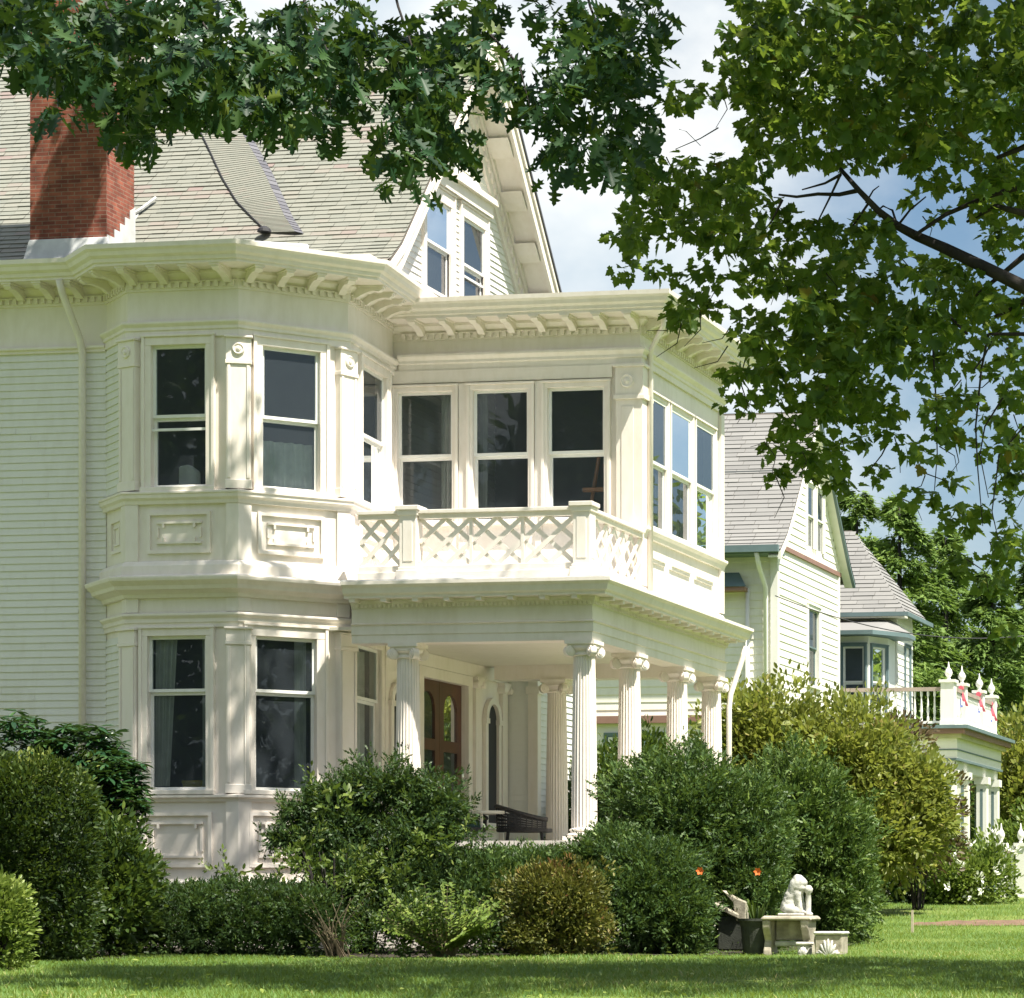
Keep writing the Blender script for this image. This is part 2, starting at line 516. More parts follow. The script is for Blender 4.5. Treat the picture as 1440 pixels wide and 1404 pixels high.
def window(root, fr, u0, u1, z0, z1, rail=None, cw=0.11, sill=True, label=None, mats=None, extra_rail=None, glass='glass', top=0.0, name='window', so=0.0):
    """casing (a part) with sash and two panes (sub-parts)"""
    cm, sm = mats or (M['paint'], M['sash'])
    if rail is None:
        rail = (z0 + z1) / 2
    c = MB()
    c.fbox(fr, u0 - cw, u0, 0.003, 0.045, z0 - 0.002, z1)
    c.fbox(fr, u1, u1 + cw, 0.003, 0.045, z0 - 0.002, z1)
    c.fbox(fr, u0 - cw, u1 + cw, 0.003, 0.048, z1, z1 + cw + top)
    c.fbox(fr, u0 - cw - 0.02, u0 - cw + 0.025, 0.003, 0.065, z0 - 0.002, z1 + cw + top)
    c.fbox(fr, u1 + cw - 0.025, u1 + cw + 0.02, 0.003, 0.065, z0 - 0.002, z1 + cw + top)
    c.fbox(fr, u0 - cw - 0.03, u1 + cw + 0.03, 0.003, 0.075, z1 + cw + top, z1 + cw + top + 0.03)
    if sill:
        c.fbox(fr, u0 - cw - 0.03, u1 + cw + 0.03, -0.10, 0.09, z0 - 0.062, z0 - 0.002)
    w = c.build(name, cm, root, bevel=0.004)
    if label: w['label'] = label
    s = MB(); t = 0.042
    for (za, zb, o0, o1) in ((rail, z1, -0.062 + so, -0.022 + so), (z0, rail, -0.104 + so, -0.064 + so)):
        s.fbox(fr, u0, u0 + t, o0, o1, za, zb)
        s.fbox(fr, u1 - t, u1, o0, o1, za, zb)
        s.fbox(fr, u0 + t, u1 - t, o0, o1, zb - t, zb)
        s.fbox(fr, u0 + t, u1 - t, o0, o1, za, za + t)
    if extra_rail:
        s.fbox(fr, u0, u1, -0.016, 0.004, extra_rail, extra_rail + 0.035)
    s.build('sash', sm, w)
    for (za, zb, o) in ((rail, z1, -0.034 + so), (z0, rail, -0.076 + so)):
        p = MB(); P = fr.pt
        p.quad([P(u0 + t, o, za + t), P(u1 - t, o, za + t), P(u1 - t, o, zb - t), P(u0 + t, o, zb - t)])
        p.build('pane', M[glass], w)
    return w

def rect_ring(mb, fr, u0, u1, z0, z1, w, o):
    """a raised picture-frame moulding"""
    mb.fbox(fr, u0, u1, 0.002, o, z1 - w, z1)
    mb.fbox(fr, u0, u1, 0.002, o, z0, z0 + w)
    mb.fbox(fr, u0, u0 + w, 0.002, o, z0 + w, z1 - w)
    mb.fbox(fr, u1 - w, u1, 0.002, o, z0 + w, z1 - w)

def fancy_panel(mb, fr, u0, u1, z0, z1):
    rect_ring(mb, fr, u0, u1, z0, z1, 0.045, 0.04)
    a, b, c, d = u0 + 0.13, u1 - 0.13, z0 + 0.13, z1 - 0.13
    k = 0.085
    w = 0.03
    for zz in (c, d - w):
        mb.fbox(fr, a + k, b - k, 0.002, 0.032, zz, zz + w)
    for uu, s in ((a, 1), (b - w, -1)):
        mb.fbox(fr, uu, uu + w, 0.002, 0.032, c + k, d - k)
        # stepped corners
        for zz, zt in ((c, c + k), (d - k, d)):
            x0 = uu if s > 0 else uu + w - k - w
            mb.fbox(fr, x0, x0 + k + w, 0.002, 0.034, (zz if zz == c else zt) - (0 if zz == c else w), (zz if zz == c else zt) + (w if zz == c else 0))
            xv = uu + (k if s > 0 else -k)
            mb.fbox(fr, xv, xv + w, 0.002, 0.036, zz + (w if zz == c else 0.0), zt - (0.0 if zz == c else w))

def corner_pilaster(mb, path, i, z0, z1, half, o):
    """a strip of trim folded round corner i of a plan path"""
    p = [Vector((q[0], q[1])) for q in path]
    a = p[i] + (p[i - 1] - p[i]).normalized() * half
    b = p[i] + (p[i + 1] - p[i]).normalized() * half
    mb.sweep([a, p[i], b], [(0.0, z0), (o, z0), (o, z1), (0.0, z1)])

def dentils(mb, fr, u0, u1, z0, z1, o0, o1, w=0.055, gap=0.05):
    """one comb-shaped strip: the teeth hang from a continuous fillet"""
    n = int((u1 - u0) / (w + gap))
    if n < 1: return
    st = (u1 - u0) / n; zt = z1 - (z1 - z0) * .2
    ring = [(u1, z1), (u0, z1)]
    for i in range(n):
        a = u0 + i * st + (st - w) / 2
        ring += [(a, zt), (a, z0), (a + w, z0), (a + w, zt)]
    ring = ring[:2] + [(u0, zt)] + ring[2:] + [(u1, zt)]
    mb.prism([fr.pt(u, o1, z) for u, z in ring], [fr.pt(u, o0, z) for u, z in ring])

def bracket_mesh(reach=0.46, w=0.10, h=0.17):
    """scrolled cornice bracket; local +X points out of the wall, z=0 is the soffit"""
    mb = MB()
    prof = [(0.04, 0), (reach, 0), (reach, -0.05), (reach - 0.05, -0.085), (reach - 0.14, -0.075), (reach - 0.23, -0.10), (0.16, -h * 0.75), (0.10, -h), (0.04, -h)]
    mb.prism([(x, -w / 2, z) for x, z in prof], [(x, w / 2, z) for x, z in prof])
    mb.box(0.04, reach + 0.02, -w / 2 - 0.02, w / 2 + 0.02, -0.028, -0.001)
    return mb

# ------------------------------------------------------------------ THE WHITE HOUSE
HB = (-17.0, 38.0, -0.5)
house = thing('victorian_house', 'large cream house with two-storey bay, columned porch and steep slate roof', 'house', HB)

P_LEFT0, P_LEFT = (-27.0, 36.45), (-19.29, 36.45)
P_AL, P_AB, P_BC, P_CS = (-18.64, 35.80), (-17.05, 35.80), (-15.97, 36.88), (-16.14, 38.88)
BAY = [P_LEFT0, P_LEFT, P_AL, P_AB, P_BC, P_CS]
F_LEFT, F_LF = Frame(P_LEFT0, P_LEFT), Frame(P_LEFT, P_AL)
F_A, F_B, F_C = Frame(P_AL, P_AB), Frame(P_AB, P_BC), Frame(P_BC, P_CS)
S0, S1, S2 = (-16.14, 38.88), (-12.45, 38.88), (-12.45, 43.0)
SUNR = [(-16.5, 38.88), S1, S2]
F_SF, F_SS = Frame(S0, S1), Frame(S1, S2)
X_C = -16.14
F_CW = Frame((X_C, 38.88), (X_C, 43.4))       # house wall under the porch
F_GW = Frame((X_C, 37.0), (X_C, 47.0))        # gable wall above

# --- windows positions
def wpos(fr, pa, pb):
    return fr.u(pa), fr.u(pb)
wA = wpos(F_A, 214, 291); wB = wpos(F_B, 368, 449); wC = wpos(F_C, 507, 541)
lA = wpos(F_A, 209, 291); lB = wpos(F_B, 358, 444); lC = wpos(F_C, 498, 533)
UZ = (5.73, 7.64); LZ = (1.66, 3.73)
opsA = [(*wA, *UZ), (*lA, *LZ)]; opsB = [(*wB, *UZ), (*lB, *LZ)]
opsC = [(*wC, 5.73, 7.64), (*lC, 1.66, 3.73)]

# --- bay and left walls
mb = MB()
wall(mb, F_LEFT, 0, F_LEFT.L, -0.7, 8.6)
wall(mb, F_LF, 0, F_LF.L, -0.7, 8.6)
wall(mb, F_A, 0, F_A.L, -0.7, 8.6, opsA)
wall(mb, F_B, 0, F_B.L, -0.7, 8.6, opsB)
wall(mb, F_C, 0, F_C.L, -0.7, 8.6, opsC)
mb.build('bay_wall', M['paint'], house)

mb = MB()
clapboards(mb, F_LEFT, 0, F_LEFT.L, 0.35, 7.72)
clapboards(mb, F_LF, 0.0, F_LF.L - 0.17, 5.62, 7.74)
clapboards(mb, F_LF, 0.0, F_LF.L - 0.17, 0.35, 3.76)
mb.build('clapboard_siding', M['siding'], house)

# --- trim on bay
BP = [P_LEFT, P_AL, P_AB, P_BC, P_CS]
prof = lambda z, pts: [(o, z + dz) for o, dz in pts]
# upper architrave, upper sill, base course, mid cornice, lower architrave, lower sill, water table
mb = MB(); mb.sweep(BP, prof(7.74, [(0, 0), (.032, 0), (.032, .09), (.055, .10), (.055, .14), (.095, .18), (.095, .21), (0, .23)])); mb.build('string_course', M['paint'], house, bevel=0.004)
mb = MB(); mb.sweep(BP, prof(5.50, [(0, 0), (.05, 0), (.06, .05), (.095, .08), (.10, .13), (.115, .135), (.115, .165), (0, .19)])); mb.build('string_course', M['paint'], house, bevel=0.004)
mb = MB(); mb.sweep(BP, prof(4.50, [(0, 0), (.10, 0), (.10, .17), (.06, .22), (.04, .235), (0, .235)])); mb.build('string_course', M['paint'], house, bevel=0.004)
mb = MB(); mb.sweep(BP, prof(4.24, [(0, 0), (.06, .0), (.08, .05), (.16, .09), (.20, .10), (.22, .15), (.29, .21), (.30, .245), (.30, .265), (.0, .33)])); mb.build('string_course', M['paint'], house, bevel=0.004)
mb = MB(); mb.sweep(BP, prof(3.84, [(0, 0), (.03, 0), (.035, .06), (.055, .07), (.055, .12), (.095, .16), (.095, .19), (0, .21)])); mb.build('string_course', M['paint'], house, bevel=0.004)
mb = MB(); mb.sweep(BP, prof(1.50, [(0, 0), (.035, 0), (.05, .04), (.085, .055), (.085, .09), (0, .11)])); mb.build('string_course', M['paint'], house, bevel=0.004)
mb = MB(); mb.sweep(BP, prof(0.28, [(0, 0), (.06, 0), (.06, .14), (.03, .18), (0, .18)])); mb.build('string_course', M['paint'], house, bevel=0.004)
mb = MB(); mb.sweep([P_LEFT0, P_LEFT], prof(7.72, [(0, 0), (.04, 0), (.04, .04), (.075, .05), (.075, .085), (0, .09)])); mb.build('string_course', M['paint'], house, bevel=0.004)

# corner pilasters with capital blocks and rosettes
def corner_frame(i, half):
    """a plane set across corner i of the bay, facing along the bisector"""
    p = [Vector((q[0], q[1])) for q in BAY]
    t = ((p[i] - p[i - 1]).normalized() + (p[i + 1] - p[i]).normalized()).normalized()
    return Frame(p[i] - t * half, p[i] + t * half)
for i in (2, 3, 4):
    fr = corner_frame(i, 0.165)
    def slab(mb, w, z0, z1, o): mb.fbox(fr, .165 - w, .165 + w, -.10, o, z0, z1)
    for (z0, z1, cap) in ((5.69, 7.74, True), (1.61, 3.84, False)):
        mb = MB()
        h1 = z1 - 0.34 if cap else z1 - 0.20
        slab(mb, .16, z0, h1 - .04, 0.02)
        slab(mb, .175, z0, z0 + 0.12, 0.035)
        slab(mb, .172, h1 - .04, h1 + .01, 0.04)
        slab(mb, .165, h1 + .01, z1 - 0.03, 0.03)
        slab(mb, .185, z1 - 0.03, z1 - 0.002, 0.06)
        for s in (-1, 1):                               # sunk face between two raised edges
            mb.fbox(fr, .165 + s * .125 - .02, .165 + s * .125 + .02, .0205, .034, z0 + .14, h1 - .06)
        pl = mb.build('pilaster', M['paint'], house, bevel=0.004)
        if cap:
            rb = MB(); cx, cy, cz = fr.pt(.165, 0.031, z1 - 0.18)
            ang = math.atan2(fr.n.y, fr.n.x)
            rb.lathe([(0.082, 0.0), (0.082, 0.016), (0.066, 0.026), (0.052, 0.014), (0.036, 0.014), (0.028, 0.032), (0.008, 0.038)], 24, axis='x')
            rb.v = [(cx + x * math.cos(ang) - y * math.sin(ang), cy + x * math.sin(ang) + y * math.cos(ang), cz + z) for x, y, z in rb.v]
            rb.build('rosette', M['paint'], pl)
    for za, zb, o in ((4.735, 5.50, .04), (0.46, 1.50, .035), (4.05, 4.24, .03)):
        mb = MB(); corner_pilaster(mb, BAY, i, za, zb, 0.165, o); mb.build('corner_board', M['paint'], house, bevel=0.004)

# panels under the windows
for fr, (a, b) in ((F_A, wA), (F_B, wB), (F_C, (wC[0] - 0.02, wC[1] + 0.02))):
    mb = MB(); fancy_panel(mb, fr, a - 0.06, b + 0.06, 4.84, 5.40)
    mb.build('carved_panel', M['paint'], house)
for fr, (a, b) in ((F_A, lA), (F_B, lB)):
    mb = MB(); fancy_panel(mb, fr, a - 0.08, b + 0.08, 0.62, 1.36)
    mb.build('carved_panel', M['paint'], house)
mb = MB(); rect_ring(mb, F_LF, 0.25, 0.72, 4.9, 5.36, 0.04, 0.03); rect_ring(mb, F_LF, 0.36, 0.61, 5.0, 5.26, 0.025, 0.02)
mb.build('carved_panel', M['paint'], house)

# bay windows
window(house, F_A, *wA, *UZ, rail=6.67, extra_rail=6.49, label='upper front bay window, its inner storm sash raised')
window(house, F_B, *wB, *UZ, rail=6.67, label='upper angled bay window mirroring branches')
window(house, F_C, *wC, *UZ, rail=6.67)
window(house, F_A, *lA, *LZ, rail=2.98, cw=0.10, label='lower front bay window with pale curtain and orange lamp')
window(house, F_B, *lB, *LZ, rail=2.98, cw=0.14)
window(house, F_C, *lC, *LZ, rail=2.98, cw=0.14)

# --- main cornice round the bay
ZC = 8.62
crown = [(0, 0), (.50, 0), (.50, .035), (.53, .045), (.54, .09), (.59, .12), (.61, .17), (.645, .20), (.65, .26), (.62, .262), (.60, .22), (.0, .24)]
mb = MB()
BAYX = BAY[:-1] + [(-16.17, 39.25)]
mb.sweep(BAYX, prof(ZC, crown))
mb.sweep(BAYX, prof(8.50, [(0, 0), (.03, 0), (.05, .03), (.11, .08), (.11, .118), (0, .119)]))
mb.sweep(BAYX, prof(8.37, [(0, 0), (.025, 0), (.025, .129), (0, .129)]))
corn = mb.build('cornice', M['paint'], house)
mb = MB()
for fr in (F_LEFT, F_LF, F_A, F_B, F_C):
    dentils(mb, fr, 0.02, fr.L - 0.02, 8.405, 8.49, 0.026, 0.062)
mb.build('dentil_band', M['paint'], corn)
br0 = bracket_mesh().build('bracket', M['paint'], corn)
used = [br0]
def brackets(fr, u0, u1, z, parent, step=0.46, first=None):
    n = max(1, round((u1 - u0) / step))
    ang = math.atan2(fr.n.y, fr.n.x)
    for i in range(n + 1):
        u = u0 + (u1 - u0) * i / n
        x, y, _ = fr.pt(u, 0.0, z)
        if used:
            b = used.pop(); b.location = (x, y, z); b.rotation_euler = (0, 0, ang)
        else:
            dup(br0, (x, y, z), ang, parent)
brackets(F_LEFT, F_LEFT.L - 3.4, F_LEFT.L - 0.35, ZC, corn)
brackets(F_LF, 0.35, F_LF.L - 0.05, ZC, corn, 0.42)
brackets(F_A, 0.12, F_A.L - 0.12, ZC, corn)
brackets(F_B, 0.12, F_B.L - 0.12, ZC, corn)
brackets(F_C, 0.12, F_C.L - 0.15, ZC, corn)

# bay roof: a low lead flat behind the gutter, and a curb
mb = MB()
cap = [(-27, 36.2), (-19.39, 36.2), (-18.9, 35.4), (-16.9, 35.4), (-15.55, 36.7), (-15.75, 38.9), (-16.5, 40), (-27, 40)]
mb.prism([(x, y, 8.80) for x, y in cap], [(x, y, 8.84) for x, y in cap])
mb.build('bay_roof', M['flashing'], house)
mb = MB()
fu = Frame((-17.35, 36.05), (-16.3, 36.55))
mb.fbox(fu, 0.1, 1.08, -0.3, 0.0, 8.80, 9.11)
mb.build('roof_curb', M['flashing'], house, bevel=0.02)

# --- slate roof
ROOFP = [(35.98, 8.86), (36.6, 8.90), (37.1, 8.96), (37.5, 9.10), (37.9, 9.42), (38.4, 9.97), (41.45, 13.40)]
def roof_at(s_list, s):
    acc = 0
    for (y0, z0), (y1, z1) in zip(s_list, s_list[1:]):
        l = math.hypot(y1 - y0, z1 - z0)
        if s <= acc + l:
            t = (s - acc) / l
            return y0 + (y1 - y0) * t, z0 + (z1 - z0) * t, (y1 - y0) / l, (z1 - z0) / l
        acc += l
    return *s_list[-1], (y1 - y0) / l, (z1 - z0) / l
def roof_len(pl):
    return sum(math.hypot(b[0] - a[0], b[1] - a[1]) for a, b in zip(pl, pl[1:]))
def slates(mb, pl, x0, x1, exp, w, lift=0.012, bands=None, xlim=None):
    L = roof_len(pl); n = int(L / exp)
    for i in range(n):
        s = i * exp
        ya, za, ty, tz = roof_at(pl, s); yb, zb, _, _ = roof_at(pl, s + exp * 1.05)
        ny, nzv = -tz, ty
        lo, hi = (x0, x1) if xlim is None else xlim(za)
        x = lo - random.random() * w
        while x < hi:
            xa, xb = max(x, lo), min(x + w * 0.985, hi)
            if xb - xa > 0.01:
                l = lift * random.uniform(0.7, 1.5)
                v = random.gauss(0.45, 0.09)
                if bands and bands(i, x): v = random.gauss(0.76, 0.12)
                mb.quad([(xa, ya + ny * l, za + nzv * l), (xb, ya + ny * l, za + nzv * l), (xb, yb, zb), (xa, yb, zb)], v)
                mb.quad([(xa, ya, za), (xb, ya, za), (xb, ya + ny * l, za + nzv * l), (xa, ya + ny * l, za + nzv * l)], v * 0.4)
            x += w
roof_w = simple('roof_boarding', (0.10, 0.09, 0.08), 0.9)
mb = MB()
BACKP = [(46.9, 7.30), (41.45, 13.40)]
for pl in (ROOFP, BACKP):
    for (y0, z0), (y1, z1) in zip(pl, pl[1:]):
        xe = -15.60 if z1 > 9.3 or y0 > 40 else -16.2
        mb.quad([(-27, y0, z0 - .01), (xe, y0, z0 - .01), (xe, y1, z1 - .01), (-27, y1, z1 - .01)])
rf = mb.build('roof', roof_w, house)
mb = MB()
ph = [random.random() * 6 for _ in range(8)]
def band(i, x):
    return (math.sin(i * 0.55 + ph[0]) + math.sin(x * 0.9 + i * 0.8 + ph[1]) + math.sin(x * 2.3 + i * 1.7 + ph[2]) * 0.7) > 0.9
slates(mb, ROOFP, -24.0, -15.62, 0.105, 0.23, bands=band, xlim=lambda z: (-24.0, -15.62 if z > 9.05 else -16.2))
mb.build('slate_covering', M['slate'], rf)

# raised slated hip lying up the slope, with a dark right flank
def on_roof(px, py):
    """point of the front slope seen at a pixel (real plane of the slope)"""
    best = None
    r = ray(px)
    for k in range(2000):
        D = 36 + k * 0.004
        p = r * D; z = (CY - py) * D / FPX
        s = np.interp(p.y, [q[0] for q in ROOFP], [q[1] for q in ROOFP])
        if p.y > 36.6 and z <= s + 0.004:
            return Vector((p.x, p.y, z))
    return Vector((p.x, p.y, z))
lf = [(376, 328), (355, 308), (333, 285), (313, 252), (296, 215), (278, 178), (262, 140), (240, 95)]
rt = [(416, 331), (402, 310), (388, 280), (372, 245), (355, 215), (338, 185), (320, 150), (295, 95)]
def dense(q, n=44):
    t = np.linspace(0, len(q) - 1, n); k = np.arange(len(q))
    return list(zip(np.interp(t, k, [a for a, _ in q]), np.interp(t, k, [b for _, b in q])))
Lp = [on_roof(*p) for p in dense(lf)]; Rp = [on_roof(*p) for p in dense(rt)]
def loft(mb, A, B, n, m, var0):
    """strips between two polylines"""
    def samp(Q, t):
        t *= len(Q) - 1; i = min(int(t), len(Q) - 2)
        return Q[i].lerp(Q[i + 1], t - i)
    for i in range(n):
        for j in range(m):
            a0, b0 = samp(A, i / n), samp(B, i / n); a1, b1 = samp(A, (i + 1) / n), samp(B, (i + 1) / n)
            l = Vector((0, -0.004, 0.006))
            p = [a0.lerp(b0, j / m) + l, a0.lerp(b0, (j + 1) / m) + l, a1.lerp(b1, (j + 1) / m), a1.lerp(b1, j / m)]
            mb.quad(p, var0())
            mb.quad([p[0] - l, p[1] - l, p[1], p[0]], 0.25)
up_n = Vector((0, -0.62, 0.78))
Rh = [p + up_n * .055 for i, p in enumerate(Rp)]
mb = MB(); loft(mb, [p + up_n * 0.012 for p in Lp], Rh, 84, 5, lambda: random.gauss(0.52, 0.10))
hip = mb.build('hip_face', M['slate'], rf)
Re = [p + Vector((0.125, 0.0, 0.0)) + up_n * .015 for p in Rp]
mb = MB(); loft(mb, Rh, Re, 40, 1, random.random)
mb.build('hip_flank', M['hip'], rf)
mb = MB(); mb.tube([p + up_n * 0.022 for p in Lp], 0.011, 6); mb.build('valley_line', M['tar'], rf)
mb = MB()
q = on_roof(376, 328); mb.lathe([(0.10, 0), (0.09, 0.04), (0.04, 0.08), (0.015, 0.09)], 14, (q.x, q.y - 0.1, q.z - 0.01))
mb.build('lead_cap', M['tar'], rf)

# --- chimney
mb = MB()
CX0, CX1, CYA, CYB = -20.35, -19.22, 36.32, 37.1
mb.box(CX0, CX1, CYA, CYB, 8.7, 15.2)
mb.box(CX0 - .08, CX1 + .08, CYA - .08, CYB + .08, 14.5, 14.75)
mb.box(CX0 - .14, CX1 + .14, CYA - .14, CYB + .14, 14.751, 15.0)
chim = mb.build('chimney', M['brick'], house)
mb = MB()
fl = [(CX0 - 0.05, CYA - 0.03), (CX1 + 0.03, CYA - 0.03)]
mb.prism([(CX0 - .06, CYA - .10, 8.93), (CX1 + .06, CYA - .10, 8.93), (CX1 + .02, CYA - .012, 9.26), (CX0 - .01, CYA - .012, 9.26)],
         [(CX0 - .06, CYA - .02, 8.93), (CX1 + .06, CYA - .02, 8.93), (CX1 + .02, CYA + .0, 9.27), (CX0 - .01, CYA + .0, 9.27)])
# stepped flashing up the right cheek
st = [(36.32, 9.30), (36.52, 9.30), (36.52, 9.42), (36.68, 9.42), (36.68, 9.54), (36.82, 9.54), (36.82, 9.66), (36.96, 9.66), (36.96, 9.78), (37.11, 9.86)]
lowr = [(37.11, 9.16), (36.6, 8.99), (36.32, 8.92)]
ringy = st + lowr
mb.prism([(CX1 + .004, y, z) for y, z in ringy], [(CX1 + .014, y, z) for y, z in ringy])
fp = [on_roof(x, y) for x, y in ((152, 322), (168, 318), (186, 308), (196, 303), (190, 312), (176, 326), (160, 336))]
mfl = MB(); mfl.prism([p + up_n * .012 for p in fp], [p + up_n * .03 for p in fp]); mfl.build('flashing', M['flashing'], chim)
bar = [on_roof(*q) + up_n * .06 for q in ((186, 308), (200, 300), (221, 284))]
mbar = MB(); mbar.tube(bar, 0.028, 6); mbar.build('flashing_bar', M['flashing'], chim)
mb.build('flashing', M['flashing'], chim)

# --- gable
XR = -15.60
gz_f = lambda z: float(np.interp(z, [p[1] for p in ROOFP], [p[0] for p in ROOFP]))
gz_b = lambda z: float(np.interp(z, [7.30, 13.40], [46.9, 41.45]))
gops = []
gy = [(40.04, 41.00), (41.52, 42.42)]
for a, b in gy:
    gops.append((a - 37.0, b - 37.0, 9.28, 10.68))
mb = MB()
# wall behind, stacked strips following the roof line
zs = sorted(set(list(np.arange(8.4, 13.4, 0.12)) + [9.28, 10.68, 13.35]))
P = F_GW.pt
for a, b in zip(zs, zs[1:]):
    zm = (a + b) / 2
    lo, hi = gz_f(max(b, 8.9)) - 37 + .02 if zm > 8.9 else 0.4, gz_b(b) - 37 - .02
    lo = max(lo, 0) if zm < 9 else lo
    spans = [(lo, hi)]
    for o in gops:
        if o[2] < zm < o[3]:
            new = []
            for s, t in spans:
                if o[0] > s: new.append((s, min(t, o[0])))
                if o[1] < t: new.append((max(s, o[1]), t))
            spans = new
    for s, t in spans:
        mb.quad([P(s, 0, a), P(t, 0, a), P(t, 0, b), P(s, 0, b)])
mb.build('gable_wall', M['paint'], house)
mb = MB()
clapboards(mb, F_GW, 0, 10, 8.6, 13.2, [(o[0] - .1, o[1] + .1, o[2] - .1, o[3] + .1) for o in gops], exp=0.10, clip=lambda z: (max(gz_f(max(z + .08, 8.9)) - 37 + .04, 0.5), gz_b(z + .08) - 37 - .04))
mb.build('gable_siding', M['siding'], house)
window(house, F_GW, *gops[0][:2], *gops[0][2:], cw=0.13, glass='glass_bright', so=.04, top=0.06, label='left attic window in the gable', sill=True)
window(house, F_GW, *gops[1][:2], *gops[1][2:], rail=9.95, glass='glass_bright', so=.04, cw=0.13, top=0.06, extra_rail=9.78, label='right attic window, its lower sash half raised')
mb = MB()    # hood over the pair
mb.fbox(F_GW, 2.80, 5.62, 0.004, 0.10, 10.91, 11.10)
mb.fbox(F_GW, 2.72, 5.70, 0.004, 0.17, 11.10, 11.19)
mb.build('window_hood', M['paint'], house)
# raking eaves: soffit, frieze with dentils, brackets, barge boards
def rake(mb, pl, x0, x1, dz0, dz1):
    ring = lambda x: [(x, y, z + dz0) for y, z in pl] + [(x, y, z + dz1) for y, z in reversed(pl)]
    n = len(pl)
    for i in range(n - 1):
        (ya, za), (yb, zb) = pl[i], pl[i + 1]
        mb.hexa([(x0, ya, za + dz0), (x1, ya, za + dz0), (x1, yb, zb + dz0), (x0, yb, zb + dz0), (x0, ya, za + dz1), (x1, ya, za + dz1), (x1, yb, zb + dz1), (x0, yb, zb + dz1)])
mb = MB()
BP2 = [(46.9, 7.30), (41.45, 13.40)]
for pl in (ROOFP[3:], BP2):
    rake(mb, pl, X_C + 0.001, XR - 0.06, -0.30, -0.25)     # soffit
    rake(mb, pl, XR - 0.06, XR, -0.36, -0.03)              # barge board
    rake(mb, pl, XR + 0.001, XR + 0.035, -0.14, -0.035)    # crown
    rake(mb, pl, X_C + 0.002, X_C + 0.055, -0.75, -0.301)  # frieze board
    rake(mb, pl, X_C + 0.056, X_C + 0.13, -0.42, -0.302)
mb.box(-16.35, XR - .002, 36.75, 37.46, 8.70, 9.0)
eave = mb.build('raking_eave', M['paint'], house)
mb = MB()
def rk(t, dz): return (46.9 + (41.45 - 46.9) * t, 7.30 + (13.40 - 7.30) * t + dz)
ring = [rk(1, -.44), rk(0, -.44), rk(0, -.48)]
for k in range(44):
    ring += [rk((k + .25) / 44, -.48), rk((k + .25) / 44, -.58), rk((k + .75) / 44, -.58), rk((k + .75) / 44, -.48)]
ring.append(rk(1, -.48))
mb.prism([(X_C + .056, y, z) for y, z in ring], [(X_C + .095, y, z) for y, z in ring])
mb.build('dentil_band', M['paint'], eave)
for k in range(9):
    mb = MB()
    t = (k + 0.4) / 9
    y, z = rk(t, 0)
    mb.hexa([(X_C + .131, y - .02, z - .40), (XR - .07, y - .02, z - .40), (XR - .07, y - .16, z - .245), (X_C + .131, y - .16, z - .245),
             (X_C + .131, y + .10, z - .50), (XR - .07, y + .10, z - .50), (XR - .07, y + .13, z - .42), (X_C + .131, y + .13, z - .42)])
    mb.build('rake_bracket', M['paint'], eave)
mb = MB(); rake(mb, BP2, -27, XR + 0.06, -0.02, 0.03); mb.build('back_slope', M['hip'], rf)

# --- sunroom (upper right)
sfw = [wpos(F_SF, 560, 637), wpos(F_SF, 666, 744), wpos(F_SF, 771, 851)]
SZ = (5.62, 7.50)
ssw = [wpos(F_SS, 909, 934), wpos(F_SS, 940, 969), wpos(F_SS, 975, 1001)]
SZ2 = (5.55, 7.42)
mb = MB()
wall(mb, F_SF, 0.0, F_SF.L, 4.40, 8.4, [(*w, *SZ) for w in sfw])
wall(mb, F_SS, 0.0, F_SS.L, 4.40, 8.4, [(*w, *SZ2) for w in ssw])
mb.build('sunroom_wall', M['paint'], house)
for k, w in enumerate(sfw):
    window(house, F_SF, *w, *SZ, rail=6.56, cw=0.07)
mb = MB()
for a, b in ((0.0, sfw[0][0] - .095), (sfw[0][1] + .095, sfw[1][0] - .095), (sfw[1][1] + .095, sfw[2][0] - .095)):
    mb.fbox(F_SF, a + 0.004, b, 0.003, 0.03, 5.2, 7.60)
mb.fbox(F_SF, 0.0, F_SF.L - 0.4, 0.003, 0.05, 7.62, 7.80)
mb.build('mullion_boards', M['paint'], house)
for k, w in enumerate(ssw):
    window(house, F_SS, *w, *SZ2, rail=6.47, cw=0.05, sill=False, glass='glass_bright', so=0.058)
SP = [(-16.05, 38.88), S1, S2]
mb = MB(); mb.sweep(SP, prof(7.80, [(0, 0), (.035, 0), (.035, .09), (.06, .10), (.06, .14), (.11, .19), (.11, .225), (0, .24)])); mb.build('string_course', M['paint'], house, bevel=0.004)
mb = MB(); mb.sweep([S1, S2], prof(5.36, [(0, 0), (.05, 0), (.07, .06), (.11, .10), (.11, .14), (0, .16)])); mb.build('string_course', M['paint'], house, bevel=0.004)
mb = MB(); mb.sweep(SP, prof(4.46, [(0, 0), (.05, 0), (.05, .16), (.03, .2), (0, .2)])); mb.build('string_course', M['paint'], house, bevel=0.004)
mb = MB()
for w in ssw:                                            # shallow panels below the side windows
    mb.fbox(F_SS, w[0] + .02, w[1] - .02, 0.003, 0.03, 5.05, 5.16)
    mb.fbox(F_SS, w[0] + .06, w[1] - .06, 0.031, 0.055, 5.10, 5.16)
mb.build('sill_corbels', M['paint'], house)
